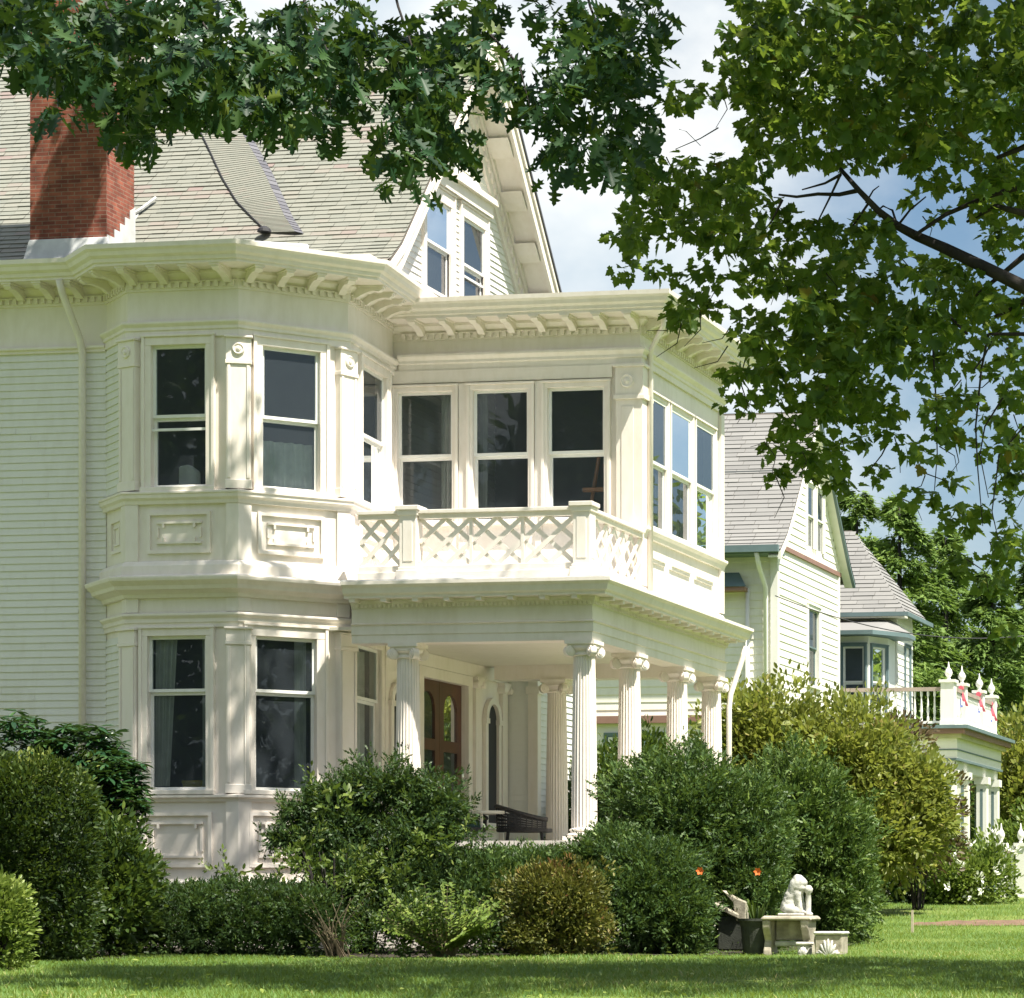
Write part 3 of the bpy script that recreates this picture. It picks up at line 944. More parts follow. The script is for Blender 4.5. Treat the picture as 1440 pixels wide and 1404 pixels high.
# corner pilaster
mb = MB()
corner_pilaster(mb, SUNR, 1, 4.66, 7.30, 0.34, 0.05)
corner_pilaster(mb, SUNR, 1, 7.30, 7.36, 0.37, 0.085)
corner_pilaster(mb, SUNR, 1, 7.36, 7.76, 0.35, 0.062)
corner_pilaster(mb, SUNR, 1, 7.76, 7.80, 0.38, 0.095)
mb.fbox(F_SF, F_SF.L - .26, F_SF.L - .08, 0.051, 0.062, 4.9, 7.2)
pl = mb.build('pilaster', M['paint'], house, bevel=0.004)
rb = MB(); cx, cy, cz = F_SF.pt(F_SF.L - 0.17, 0.062, 7.56)
rb.lathe([(0.10, 0.0), (0.10, -0.016), (0.085, -0.026), (0.065, -0.014), (0.045, -0.014), (0.03, -0.03), (0.01, -0.036)], 24, (cx, cy, cz), axis='y')
rb.build('rosette', M['paint'], pl)
mb = MB()
mb.fbox(F_SS, F_SS.L - .17, F_SS.L, 0.003, 0.05, 4.68, 7.78)
mb.build('corner_board', M['paint'], house)
# sunroom cornice and flat roof
ZS = 8.46
SPo = [(-16.3, 38.88), S1, S2]
mb = MB()
mb.sweep(SPo, prof(ZS, [(o * 0.95, z) for o, z in crown]))
mb.sweep(SPo, prof(8.34, [(0, 0), (.03, 0), (.05, .03), (.11, .08), (.11, .118), (0, .119)]))
mb.sweep(SPo, prof(8.235, [(0, 0), (.022, 0), (.022, .104), (0, .104)]))
scorn = mb.build('cornice', M['paint'], house)
mb = MB()
dentils(mb, F_SF, 0.12, F_SF.L, 8.25, 8.335, 0.023, 0.06)
dentils(mb, F_SS, 0.0, F_SS.L, 8.25, 8.335, 0.023, 0.06)
mb.build('dentil_band', M['paint'], scorn)
brackets(F_SF, 0.45, F_SF.L - 0.05, ZS, scorn)
brackets(F_SS, 0.12, F_SS.L - 0.15, ZS, scorn)
mb = MB(); mb.box(-16.13, -12.3, 38.6, 43.2, 8.60, 8.67); mb.build('flat_roof', M['tar'], house)

# --- porch: deck, ceiling, entablature, columns
PX0, PX1, PY0, PY1 = -16.0, -12.45, 36.46, 42.45
COLS = [(-14.93, 36.46), (-12.45, 36.46), (-12.45, 38.40), (-12.45, 40.66), (-12.45, 42.45), (-14.94, 42.45)]
ZF, ZE = 0.97, 3.64
mb = MB()
mb.box(-15.9, -12.10, 36.12, 42.8, ZF - 0.10, ZF)
mb.box(-16.0, -12.22, 36.22, 42.7, ZF - 0.42, ZF - 0.10)
mb.build('porch_floor', M['paint'], house)
mb = MB()
mb.box(-16.0, -12.35, 36.4, 42.6, -0.7, ZF - 0.42)
mb.build('porch_foundation', M['paint'], house)
PO = [(-15.66, PY0), (PX1, PY0), (PX1, PY1), (-15.9, PY1)]
mb = MB()
mb.sweep(PO, [(-.17, ZE), (.17, ZE), (.17, ZE + .11), (.185, ZE + .115), (.185, ZE + .23), (.215, ZE + .25), (.17, ZE + .27), (.17, ZE + .55), (-.17, ZE + .55)])
mb.sweep(PO, prof(4.10, [(.0, .09), (.18, .0), (.20, .04), (.23, .10), (.23, .12), (.43, .12), (.43, .15), (.47, .18), (.49, .25), (.53, .29), (.53, .335), (.0, .36)]))
ent = mb.build('porch_entablature', M['paint'], house)
FP, FR = Frame((-16.0, PY0), (PX1, PY0)), Frame((PX1, PY0), (PX1, PY1))
mb = MB()
dentils(mb, FP, 0.40, FP.L + .17, 4.115, 4.165, 0.185, 0.215, 0.035, 0.03)
dentils(mb, FR, -.17, FR.L + .17, 4.115, 4.165, 0.185, 0.215, 0.035, 0.03)
mb.build('dentil_band', M['paint'], ent)
for f in (FP, FR):
    n = round(f.L / 0.42)
    for i in range(n + 1):
        u = i * f.L / n
        if f is FP and u < .4: continue
        mb = MB(); mb.fbox(f, u - .04, u + .04, 0.19, 0.41, 4.172, 4.219); mb.build('modillion', M['paint'], ent)
mb = MB(); mb.box(-16.13, -12.28, 36.62, 42.6, 3.86, 3.90); mb.build('porch_ceiling', M['ceiling'], house)
mb = MB(); mb.box(-15.7, -12.0, 36.0, 43.0, 4.42, 4.462); mb.build('porch_roof', M['flashing'], house)
# one fluted Ionic column, copied
H = ZE - ZF
c = MB()
shaft = []
for k in range(15):
    t = k / 14
    shaft.append((0.172 - 0.028 * t ** 1.7, 0.17 + (H - 0.17 - 0.20) * t))
c.lathe(shaft, 96, flute=24, depth=0.085)
col0 = c.build('column', M['paint'], house, smooth=False)
c = MB()
c.box(-.225, .225, -.225, .225, 0.001, 0.06)
c.lathe([(0.215, 0.06), (0.228, 0.078), (0.215, 0.10), (0.185, 0.108), (0.183, 0.125), (0.20, 0.135), (0.20, 0.152), (0.178, 0.165), (0.172, 0.172)], 40)
c.build('base', M['paint'], col0, smooth=False)
c = MB()
z1 = H - 0.20
c.lathe([(0.145, z1 - .01), (0.165, z1 + .005), (0.165, z1 + .02), (0.15, z1 + .03), (0.15, z1 + .05), (0.195, z1 + .09), (0.20, z1 + .11), (0.17, z1 + .13)], 40)
c.box(-.205, .205, -.205, .205, H - 0.052, H - 0.001)
c.box(-.18, .18, -.18, .18, H - 0.085, H - 0.052)
for sx_, sy_ in ((1, 1), (1, -1), (-1, 1), (-1, -1)):     # four diagonal volutes
    d = Vector((sx_, sy_)).normalized(); e = Vector((-d.y, d.x))
    cc = d * 0.215
    for r, hw in ((0.075, 0.04), (0.052, 0.052), (0.028, 0.062)):
        ra, rb_ = [], []
        for k in range(18):
            t = 2 * math.pi * k / 18
            q = cc + d * (r * math.cos(t))
            zz = z1 + 0.055 + r * math.sin(t)
            ra.append((q.x + e.x * hw, q.y + e.y * hw, zz)); rb_.append((q.x - e.x * hw, q.y - e.y * hw, zz))
        c.prism(ra, rb_)
    c.prism([(cc.x * .5 + e.x * .035, cc.y * .5 + e.y * .035, H - .10), (cc.x * 1.05 + e.x * .035, cc.y * 1.05 + e.y * .035, H - .09), (cc.x * 1.05 + e.x * .035, cc.y * 1.05 + e.y * .035, H - .06), (cc.x * .5 + e.x * .035, cc.y * .5 + e.y * .035, H - .06)],
            [(cc.x * .5 - e.x * .035, cc.y * .5 - e.y * .035, H - .10), (cc.x * 1.05 - e.x * .035, cc.y * 1.05 - e.y * .035, H - .09), (cc.x * 1.05 - e.x * .035, cc.y * 1.05 - e.y * .035, H - .06), (cc.x * .5 - e.x * .035, cc.y * .5 - e.y * .035, H - .06)])
c.build('capital', M['paint'], col0)
for k, (x, y) in enumerate(COLS):
    if k == 0:
        col0.location = (x, y, ZF)
    else:
        dup(col0, (x, y, ZF), 0, house)

# --- balcony railing with lattice
bal = MB()
ZR0, ZR1 = 4.60, 5.42
FB, FBR = Frame((-15.62, PY0), (PX1, PY0)), Frame((PX1, PY0), (PX1, 38.82))
def rails(mb, fr, a, b):
    mb.fbox(fr, a, b, -.05, .05, ZR0, ZR0 + .09)
    mb.fbox(fr, a, b, -.085, .085, ZR0 - .12, ZR0)
    mb.fbox(fr, a, b, -.06, .06, ZR1 - .10, ZR1 - .035)
    mb.fbox(fr, a, b, -.10, .10, ZR1 - .035, ZR1 + .015)
def lattice(mb, fr, a, b):
    """three square bays of crossed battens"""
    z0, z1 = ZR0 + .09, ZR1 - .10
    n = max(1, round((b - a) / 0.72)); w = (b - a) / n
    for i in range(n):
        u0, u1 = a + i * w, a + (i + 1) * w
        if i: mb.fbox(fr, u0 - .022, u0 + .022, -.025, .025, z0, z1)
        def batten(p, q, o):
            p, q = Vector(p), Vector(q); d = (q - p).normalized(); e = Vector((-d.y, d.x)) * 0.030
            ring = [p - e, q - e, q + e, p + e]
            mb.prism([fr.pt(r.x, o, r.y) for r in ring], [fr.pt(r.x, o + .018, r.y) for r in ring])
        um, zm = (u0 + u1) / 2, (z0 + z1) / 2
        h, ww = z1 - z0, u1 - u0
        for s in (-1, 0, 1):                      # three battens each way make the diamonds
            off = s * ww * 0.5
            for sg in (1, -1):
                pts = []
                x0, x1 = um + off - ww / 2 * sg, um + off + ww / 2 * sg
                # clip to the bay
                def cl(xa, za, xb, zb):
                    t0, t1 = 0.0, 1.0
                    dx = xb - xa
                    for lim, sgn in ((u0, 1), (u1, -1)):
                        fa, fb = sgn * (xa - lim), sgn * (xb - lim)
                        if fa < 0 and fb < 0: return None
                        if fa < 0: t0 = max(t0, fa / (fa - fb))
                        elif fb < 0: t1 = min(t1, fa / (fa - fb))
                    if t1 - t0 < 0.05: return None
                    return (xa + dx * t0, za + (zb - za) * t0), (xa + dx * t1, za + (zb - za) * t1)
                r = cl(x0, z0, x1, z1)
                if r: batten(*r, 0.001 if sg > 0 else -0.019)
posts_u = [FB.u(578), FB.L]
rails(bal, FB, 0.0, posts_u[0] - .13); rails(bal, FB, posts_u[0] + .13, posts_u[1] - .13)
rails(bal, FBR, .13, FBR.L)
bo = bal.build('balcony_railing', M['paint'], house, bevel=0.005)
bal = MB()
lattice(bal, FB, 0.02, posts_u[0] - .13); lattice(bal, FB, posts_u[0] + .13, posts_u[1] - .13); lattice(bal, FBR, .13, FBR.L)
bal.build('lattice', M['paint'], bo)
for (x, y) in (FB.pt(posts_u[0], 0, 0)[:2], (PX1, PY0)):
    p = MB()
    p.box(x - .12, x + .12, y - .12, y + .12, 4.62, 5.40)
    p.box(x - .155, x + .155, y - .155, y + .155, 4.455, 4.62)
    p.box(x - .135, x + .135, y - .135, y + .135, 4.62, 4.66)
    p.box(x - .165, x + .165, y - .165, y + .165, 5.43, 5.49)
    p.box(x - .14, x + .14, y - .14, y + .14, 5.36, 5.43)
    p.box(x - .07, x + .07, y - .128, y + .128, 4.74, 5.30)
    p.box(x - .128, x + .128, y - .07, y + .07, 4.74, 5.30)
    p.build('newel_post', M['paint'], bo, bevel=0.006)

# --- wall under the porch with the front door
du = (F_CW.u(592), F_CW.u(655)); DZ = (1.02, 3.50)
ar = [(F_CW.u(549), F_CW.u(562)), (F_CW.u(682), F_CW.u(697))]
mb = MB()
wall(mb, F_CW, 0, F_CW.L, -0.7, 4.5, [(*du, *DZ)])
mb.build('porch_wall', M['paint'], house)
d = MB()
um = (du[0] + du[1]) / 2
def arched(mb, fr, a, b, z0, z1, o0, o1, seg=10):
    r = (b - a) / 2; c0 = (a + b) / 2
    ring = [(a, z0), (b, z0)] + [(c0 + r * math.cos(math.pi * k / seg), z1 - r + r * math.sin(math.pi * k / seg)) for k in range(seg + 1)]
    mb.prism([fr.pt(u, o1, z) for u, z in ring], [fr.pt(u, o0, z) for u, z in ring])
for a, b in ((du[0], um - .004), (um + .004, du[1])):
    L_ = b - a
    d.fbox(F_CW, a, a + .17, -.12, -.07, DZ[0], DZ[1])
    d.fbox(F_CW, b - .17, b, -.12, -.07, DZ[0], DZ[1])
    d.fbox(F_CW, a + .17, b - .17, -.12, -.07, DZ[0], DZ[0] + .28)
    d.fbox(F_CW, a + .17, b - .17, -.12, -.07, 2.45, 2.62)
    # arched head of the upper light
    r = (L_ - .34) / 2; c0 = (a + b) / 2; seg = 12
    for k in range(seg):
        t0, t1 = math.pi * k / seg, math.pi * (k + 1) / seg
        p = [(c0 + r * math.cos(t0), 3.33 - r + r * math.sin(t0)), (c0 + r * math.cos(t1), 3.33 - r + r * math.sin(t1))]
        rg = [p[0], (p[0][0], DZ[1]), (p[1][0], DZ[1]), p[1]]
        d.prism([F_CW.pt(u, -.07, z) for u, z in rg], [F_CW.pt(u, -.12, z) for u, z in rg])
door = d.build('double_door', M['door'], house)
g = MB()
for a, b in ((du[0], um), (um, du[1])):
    for z0, z1 in ((DZ[0] + .28, 2.45), (2.62, 3.34)):
        g.quad([F_CW.pt(a + .17, -.095, z0), F_CW.pt(b - .17, -.095, z0), F_CW.pt(b - .17, -.095, z1), F_CW.pt(a + .17, -.095, z1)])
g.build('pane', M['glass'], door)
g = MB(); g.lathe([(0.012, 0), (0.03, 0.02), (0.035, 0.045), (0.02, 0.06)], 12, F_CW.pt(um + .07, -.07, 2.05), axis='x'); g.build('handle', M['stone'], door)
mb = MB()
mb.fbox(F_CW, du[0] - .16, du[0], .003, .05, ZF + .002, DZ[1])
mb.fbox(F_CW, du[1], du[1] + .16, .003, .05, ZF + .002, DZ[1])
mb.fbox(F_CW, du[0] - .16, du[1] + .16, .003, .055, DZ[1], DZ[1] + .155)
mb.build('door_surround', M['paint'], house)
for k, (a, b) in enumerate(ar):
    w = MB()
    for s, t in ((a - .10, a), (b, b + .10)):
        w.fbox(F_CW, s, t, .003, .06, ZF + .45, 2.98)
        w.fbox(F_CW, s - .02, t + .02, .003, .08, 2.98, 3.06)
    r0, c0 = (b - a) / 2, (a + b) / 2
    for q in range(12):
        t0, t1 = math.pi * q / 12, math.pi * (q + 1) / 12
        rg = [(c0 + r0 * math.cos(t0), 3.06 + r0 * math.sin(t0)), (c0 + (r0 + .1) * math.cos(t0), 3.06 + (r0 + .1) * math.sin(t0)),
              (c0 + (r0 + .1) * math.cos(t1), 3.06 + (r0 + .1) * math.sin(t1)), (c0 + r0 * math.cos(t1), 3.06 + r0 * math.sin(t1))]
        w.prism([F_CW.pt(u, .07, z) for u, z in rg], [F_CW.pt(u, .003, z) for u, z in rg])
    w.fbox(F_CW, a - .12, b + .12, .003, .09, ZF + .36, ZF + .45)
    wo = w.build('arched_sidelight', M['paint'], house)
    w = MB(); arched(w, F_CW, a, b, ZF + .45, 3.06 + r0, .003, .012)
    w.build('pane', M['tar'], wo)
# wall pilasters beside the door
for px in (667, 705):
    u = F_CW.u(px)
    w = MB()
    w.fbox(F_CW, u - .11, u + .11, .003, .07, ZF + .15, 3.55)
    w.fbox(F_CW, u - .14, u + .14, .003, .09, ZF + .001, ZF + .15)
    w.fbox(F_CW, u - .15, u + .15, .003, .12, 3.55, 3.66)
    for s in (-.12, .12):
        w.lathe([(0.06, .004), (0.06, .13), (0.03, .15)], 14, (X_C, 38.88 + u + s, 3.55), axis='x')
    w.build('pilaster', M['paint'], house)
mb = MB(); mb.fbox(F_CW, 0.02, F_CW.L, .003, .06, 3.66, 3.855); mb.build('frieze_board', M['paint'], house)

# --- rear wing beyond the door wall
XW, YW = -15.62, 43.4
F_W1, F_W2 = Frame((X_C, YW), (XW, YW)), Frame((XW, YW), (XW, 45.2))
mb = MB(); wall(mb, F_W1, 0, F_W1.L, -.7, 8.3); wall(mb, F_W2, 0, F_W2.L, -.7, 8.3); mb.build('rear_wall', M['paint'], house)
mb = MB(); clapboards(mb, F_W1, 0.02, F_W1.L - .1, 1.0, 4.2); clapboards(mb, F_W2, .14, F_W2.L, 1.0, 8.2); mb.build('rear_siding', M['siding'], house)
mb = MB(); corner_pilaster(mb, [(X_C, YW), (XW, YW), (XW, 45)], 1, 0.9, 4.2, 0.12, 0.04); mb.build('corner_board', M['paint'], house); mb = MB(); corner_pilaster(mb, [(X_C, YW), (XW, YW), (XW, 45)], 1, 3.5, 3.62, 0.15, 0.07); mb.build('corner_board', M['paint'], house)

# --- downspouts
mb = MB()
xd = -19.60
mb.tube([(-19.72, 35.95, 8.62), (-19.70, 36.0, 8.45), (xd - .02, 36.32, 7.9), (xd, 36.36, 7.7), (xd, 36.36, 0.2)], 0.048, 8)
mb.build('downspout', M['paint'], house, smooth=True)
mb = MB()
xs, ys = -12.36, 39.08
mb.tube([(-12.05, 38.75, 8.42), (-12.08, 38.78, 8.30), (-12.33, 39.0, 8.02), (xs, ys, 7.85), (xs, ys, 4.6)], 0.04, 8)
mb.build('downspout', M['paint'], house, smooth=True)
mb = MB()
mb.tube([(-12.02, 42.85, 4.15), (-12.05, 42.83, 4.0), (-12.22, 42.72, 3.4), (-12.24, 42.7, 3.2), (-12.24, 42.7, -.4)], 0.045, 8)
mb.build('downspout', M['paint'], house, smooth=True)

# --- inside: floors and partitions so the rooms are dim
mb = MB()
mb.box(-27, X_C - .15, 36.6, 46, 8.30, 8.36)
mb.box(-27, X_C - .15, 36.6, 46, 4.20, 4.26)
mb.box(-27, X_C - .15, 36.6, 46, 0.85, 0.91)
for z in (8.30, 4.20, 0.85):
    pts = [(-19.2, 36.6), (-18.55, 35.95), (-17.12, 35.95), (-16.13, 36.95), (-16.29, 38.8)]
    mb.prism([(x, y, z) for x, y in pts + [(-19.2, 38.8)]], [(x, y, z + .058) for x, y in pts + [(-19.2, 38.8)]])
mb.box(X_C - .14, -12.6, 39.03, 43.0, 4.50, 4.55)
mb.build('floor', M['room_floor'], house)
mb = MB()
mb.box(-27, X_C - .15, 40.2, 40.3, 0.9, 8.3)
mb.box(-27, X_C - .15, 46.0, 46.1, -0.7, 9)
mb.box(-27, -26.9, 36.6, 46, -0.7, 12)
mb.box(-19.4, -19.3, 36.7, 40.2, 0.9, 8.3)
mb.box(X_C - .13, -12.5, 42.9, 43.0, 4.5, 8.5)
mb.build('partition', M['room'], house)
mb = MB()                       # the old outside wall seen inside the sunroom
fin = Frame((X_C + .01, 39.03), (X_C + .01, 42.9))
wall(mb, fin, 0, fin.L, 4.55, 8.4)
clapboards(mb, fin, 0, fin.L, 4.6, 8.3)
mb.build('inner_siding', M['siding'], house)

# ------------------------------------------------------------------ things inside the windows
def curtain(fr, u0, u1, z0, z1, o, label, gather=0.0):
    mb = MB(); n = 40
    for i in range(n):
        pts = []
        for k, z in ((i, z0), (i + 1, z0), (i + 1, z1), (i, z1)):
            t = k / n
            w = (u1 - u0) * (1 - gather * (1 - (z - z0) / (z1 - z0)))
            pts.append(fr.pt(u0 + w * t, o + 0.028 * math.sin(t * 34) + 0.012 * math.sin(t * 13), z))
        mb.quad(pts)
    c = mb.build('curtain', M['curtain'], None, smooth=True, recalc=False)
    return tag(c, label, 'curtain', 'curtains behind the house windows')
curtain(F_A, lA[0] + .02, lA[0] + .34, 1.72, 3.72, -.17, 'pale curtain drawn to the left side of the lower front bay window', 0.35)
curtain(F_A, lA[1] - .14, lA[1] - .01, 1.72, 3.72, -.18, 'narrow pale curtain at the right edge of the lower front bay window')
curtain(F_B, lB[1] - .24, lB[1] - .08, 1.72, 3.72, -.17, 'pale curtain at the right side of the lower angled bay window')
curtain(F_B, wB[0] + .02, wB[1] - .02, 5.76, 6.40, -.20, 'pale half curtain across the bottom of the upper angled bay window')
curtain(F_SF, sfw[1][0] + .02, sfw[1][0] + .14, 5.2, 7.5, -.20, 'narrow pale curtain at the left edge of the middle front sunroom window')
curtain(F_C, lC[0] + .03, lC[1] - .03, 1.7, 3.7, -.22, 'pale curtain filling the lower bay window beside the porch')
curtain(F_SF, sfw[0][1] - .24, sfw[0][1] - .02, 5.2, 7.5, -.18, 'pale curtain in the leftmost of the three front sunroom windows')
def boxy(name, fr, u0, u1, o0, o1, z0, z1, mat, label, cat):
    pass
# orange lampshade in the lower bay window, on a stand
lx, ly, _ = F_A.pt(F_A.u(268), -.75, 0)
lamp = thing('floor_lamp', 'lamp with an orange shade standing inside the lower front bay window', 'lamp', (lx, ly, 0.92))
mb = MB(); mb.lathe([(.105, 3.08), (.10, 3.10), (.085, 3.33), (.08, 3.34)], 20, (lx, ly, 0)); mb.build('lamp_shade', M['lamp'], lamp, smooth=True)
mb = MB(); mb.lathe([(.13, .915), (.13, .94), (.02, .96), (.015, 3.08)], 14, (lx, ly, 0)); mb.build('stand', M['tar'], lamp)
x, y, _ = F_A.pt(F_A.u(263), -.30, 0)
tb = thing('storage_box', 'ochre lidded box behind the sill of the lower front bay window', 'box', (x, y, 1.62))
mb = MB(); mb.box(x - .16, x + .16, y - .10, y + .10, 1.58, 1.76); mb.build('carton', M['book'], tb)
mb = MB(); mb.box(x - .17, x + .17, y - .11, y + .11, 1.762, 1.80); mb.build('lid', M['book'], tb)
ts = thing('window_table', 'low table under the box inside the lower front bay window', 'table', (x, y, .92))
mb = MB(); mb.box(x - .5, x + .5, y - .12, y + .28, 1.53, 1.578); mb.build('tabletop', M['room_floor'], ts)
for a in (-.46, .46):
    for b in (-.09, .25):
        mb = MB(); mb.box(x + a - .02, x + a + .02, y + b - .02, y + b + .02, .915, 1.53); mb.build('leg', M['room_floor'], ts)
# white chair back seen in the upper bay window
x, y, _ = F_A.pt(F_A.u(243), -.5, 0)
ch = thing('slip_covered_chair', 'white covered chair back inside the upper front bay window', 'chair', (x, y, 4.27))
mb = MB(); mb.prism([(x - .20, y - .02, 4.9), (x + .17, y - .02, 4.9), (x + .12, y, 6.02), (x - .02, y, 6.12), (x - .17, y, 6.10)], [(x - .20, y + .06, 4.9), (x + .17, y + .06, 4.9), (x + .12, y + .08, 6.02), (x - .02, y + .08, 6.12), (x - .17, y + .08, 6.10)])
mb.build('backrest', M['curtain'], ch, bevel=.02)
mb = MB(); mb.box(x - .22, x + .20, y + .02, y + .5, 4.75, 4.898); mb.build('seat', M['curtain'], ch, bevel=.02)
for a in (-.19, .17):
    for b in (.05, .46):
        mb = MB(); mb.box(x + a - .02, x + a + .02, y + b - .02, y + b + .02, 4.262, 4.75); mb.build('leg', M['room_floor'], ch)
# easel in the sunroom
ex, ey, _ = F_SF.pt(F_SF.u(827), -.55, 0)
ea = thing('easel', 'wooden painter easel standing behind the rightmost front sunroom window', 'easel', (ex, ey, 4.56))
for a, b, c0, c1 in ((-.34, -.04, 4.56, 6.62), (.10, .10, 4.56, 6.62)):
    mb = MB(); mb.tube([(ex + a, ey - .1, c0), (ex + b, ey + .06, c1)], .03, 6); mb.build('leg', M['easel'], ea)
mb = MB(); mb.tube([(ex, ey + .6, 4.56), (ex + .03, ey + .1, 6.5)], .025, 6); mb.build('leg', M['easel'], ea)
mb = MB(); mb.box(ex - .24, ex + .24, ey - .09, ey - .02, 6.08, 6.14); mb.build('crossbar', M['easel'], ea)
mb = MB(); mb.box(ex - .34, ex + .24, ey - .14, ey - .05, 5.52, 5.58); mb.build('canvas_ledge', M['easel'], ea)

# ------------------------------------------------------------------ chairs on the porch
def wicker_chair(name, x, y, rot, label, cushion, group='low chairs on the porch'):
    t = thing(name, label, 'chair', (x, y, ZF + .002), group)
    def R(px, py, pz):
        return (x + px * math.cos(rot) - py * math.sin(rot), y + px * math.sin(rot) + py * math.cos(rot), ZF + .002 + pz)
    # barrel back: rim rising from the arms to the back, woven wall below; local +X is the front
    mb = MB(); rim = []
    n = 24
    for k in range(n + 1):
        a = math.radians(40 + 280 * k / n)
        h = 0.36 + 0.20 * (0.5 - 0.5 * math.cos(a)) ** 1.5
        rim.append((0.40 * math.cos(a), 0.41 * math.sin(a), h))
    for k in range(n):
        for j in range(7):
            z0, z1 = 0.20 + (rim[k][2] - .20) * j / 7, 0.20 + (rim[k][2] - .20) * (j + .62) / 7
            y0, y1 = 0.20 + (rim[k + 1][2] - .20) * j / 7, 0.20 + (rim[k + 1][2] - .20) * (j + .62) / 7
            s = 0.98
            a, b = rim[k], rim[k + 1]
            ring = [R(a[0], a[1], z0), R(b[0], b[1], y0), R(b[0], b[1], y1), R(a[0], a[1], z1)]
            ring2 = [R(a[0] * .95, a[1] * .95, z0), R(b[0] * .95, b[1] * .95, y0), R(b[0] * .95, b[1] * .95, y1), R(a[0] * .95, a[1] * .95, z1)]
            mb.prism(ring, ring2)
        mb.tube([R(rim[k][0] * .97, rim[k][1] * .97, .20), R(*rim[k])], .008, 4)
    b = mb.build('backrest', M['wicker'], t)
    mb = MB(); mb.tube([R(*p) for p in rim], .028, 8); mb.build('rim', M['wicker'], b, smooth=True)
    mb = MB()
    ring = [(0.39 * math.cos(2 * math.pi * k / 20), .40 * math.sin(2 * math.pi * k / 20)) for k in range(20)]
    mb.prism([R(p[0], p[1], .19) for p in ring], [R(p[0], p[1], .24) for p in ring])
    mb.build('seat', M['wicker'], t)
    if cushion:
        mb = MB(); mb.prism([R(p[0] * .9, p[1] * .9, .241) for p in ring], [R(p[0] * .86, p[1] * .86, .33) for p in ring]); mb.build('cushion', cushion, t)
    for a in (45, 135, 225, 315):
        c, s = math.cos(math.radians(a)), math.sin(math.radians(a))
        mb = MB(); mb.tube([R(.33 * c, .33 * s, .19), R(.36 * c, .36 * s, 0)], .022, 6); mb.build('leg', M['wicker'], t)
    return t
p = at(738, 40.6, z=0); wicker_chair('wicker_chair', p.x, p.y, math.radians(20), 'dark wicker tub chair in front of the back left porch column', None)
p = at(643, 40.2, z=0); wicker_chair('wicker_chair', p.x, p.y, math.radians(-30), 'dark green padded tub chair in front of the wooden porch doors', M['cushion'])
p = at(686, 40.4, z=0)
st_ = thing('side_table', 'small pale side table between the two dark porch chairs', 'table', (p.x, p.y, ZF + .002))
mb = MB(); mb.lathe([(.30, ZF + .44), (.31, ZF + .46), (.30, ZF + .485)], 28, (p.x, p.y, 0)); mb.build('tabletop', M['ceiling'], st_)
for a in (30, 150, 270):
    c, s = math.cos(math.radians(a)), math.sin(math.radians(a))
    mb = MB(); mb.tube([(p.x + .24 * c, p.y + .24 * s, ZF + .44), (p.x + .26 * c, p.y + .26 * s, ZF + .003)], .022, 6); mb.build('leg', M['ceiling'], st_)

# ------------------------------------------------------------------ garden stones
def stone_mesh(mb, name, mat, parent=None, bevel=.012):
    return mb.build(name, mat, parent, bevel=bevel)
def gat(px, py, D):
    return at(px, D, py)
# bench: slab on two scrolled ends with a back apron
D = 34.6
a, b = gat(1086, 1340, D), gat(1144, 1340, D)
gz = min(ground_z(a.y), a.z)
x0, x1, yb = a.x, b.x, a.y
bench = thing('stone_bench', 'weathered stone bench with a slab seat on two thick scrolled ends, under the lion figure', 'bench', ((x0 + x1) / 2, yb, gz))
zt = at(1100, D, 1288).z
mb = MB(); mb.prism([(x0 - .10, yb - .22, zt - .055), (x1 + .06, yb - .22, zt - .055), (x1 + .06, yb + .26, zt - .055), (x0 - .10, yb + .26, zt - .055)],
                    [(x0 - .07, yb - .20, zt), (x1 + .03, yb - .20, zt), (x1 + .03, yb + .25, zt), (x0 - .07, yb + .25, zt)])
stone_mesh(mb, 'seat', M['stone'], bench, .02)
for xx in (x0 - .03, x1 - .05):
    prof_ = [(-.20, zt - .056), (.22, zt - .056), (.20, zt - .16), (.12, zt - .30), (.18, zt - .42), (.20, gz - .03), (-.18, gz - .03), (-.15, zt - .42), (-.08, zt - .30), (-.19, zt - .15)]
    mb = MB(); mb.prism([(xx - .045, yb + y, z) for y, z in prof_], [(xx + .05, yb + y, z) for y, z in prof_]); stone_mesh(mb, 'leg', M['stone'], bench)
mb = MB(); mb.box(x0 + .03, x1 - .11, yb + .05, yb + .15, zt - .30, zt - .057); stone_mesh(mb, 'apron', M['stone'], bench)
mb = MB(); mb.box(x0 + .03, x1 - .11, yb - .02, yb + .10, zt - .37, zt - .31); stone_mesh(mb, 'stretcher', M['stone_white'], bench)
# seated lion figure on the bench (back towards the left, fore leg to the right)
fx, fy = gat(1118, 1287, D).x, yb + .03
def meta_mesh(name, balls, mat, res=.018):
    mdat = bpy.data.metaballs.new(name); mdat.resolution = res; mdat.render_resolution = res; mdat.threshold = .6
    for (x, y, z, rx, ry, rz) in balls:
        e = mdat.elements.new(type='ELLIPSOID'); e.co = (x, y, z); k = 1.55
        m_ = max(rx, ry, rz); e.radius = m_ * k; e.size_x, e.size_y, e.size_z = rx / m_, ry / m_, rz / m_
    mo = bpy.data.objects.new(name + '_tmp', mdat); COL.objects.link(mo)
    dg = bpy.context.evaluated_depsgraph_get(); dg.update()
    me = bpy.data.meshes.new_from_object(mo.evaluated_get(dg))
    bpy.data.objects.remove(mo); bpy.data.metaballs.remove(mdat)
    me.materials.clear(); me.materials.append(mat); me.name = name
    me.polygons.foreach_set('use_smooth', [True] * len(me.polygons))
    return link(bpy.data.objects.new(name, me))
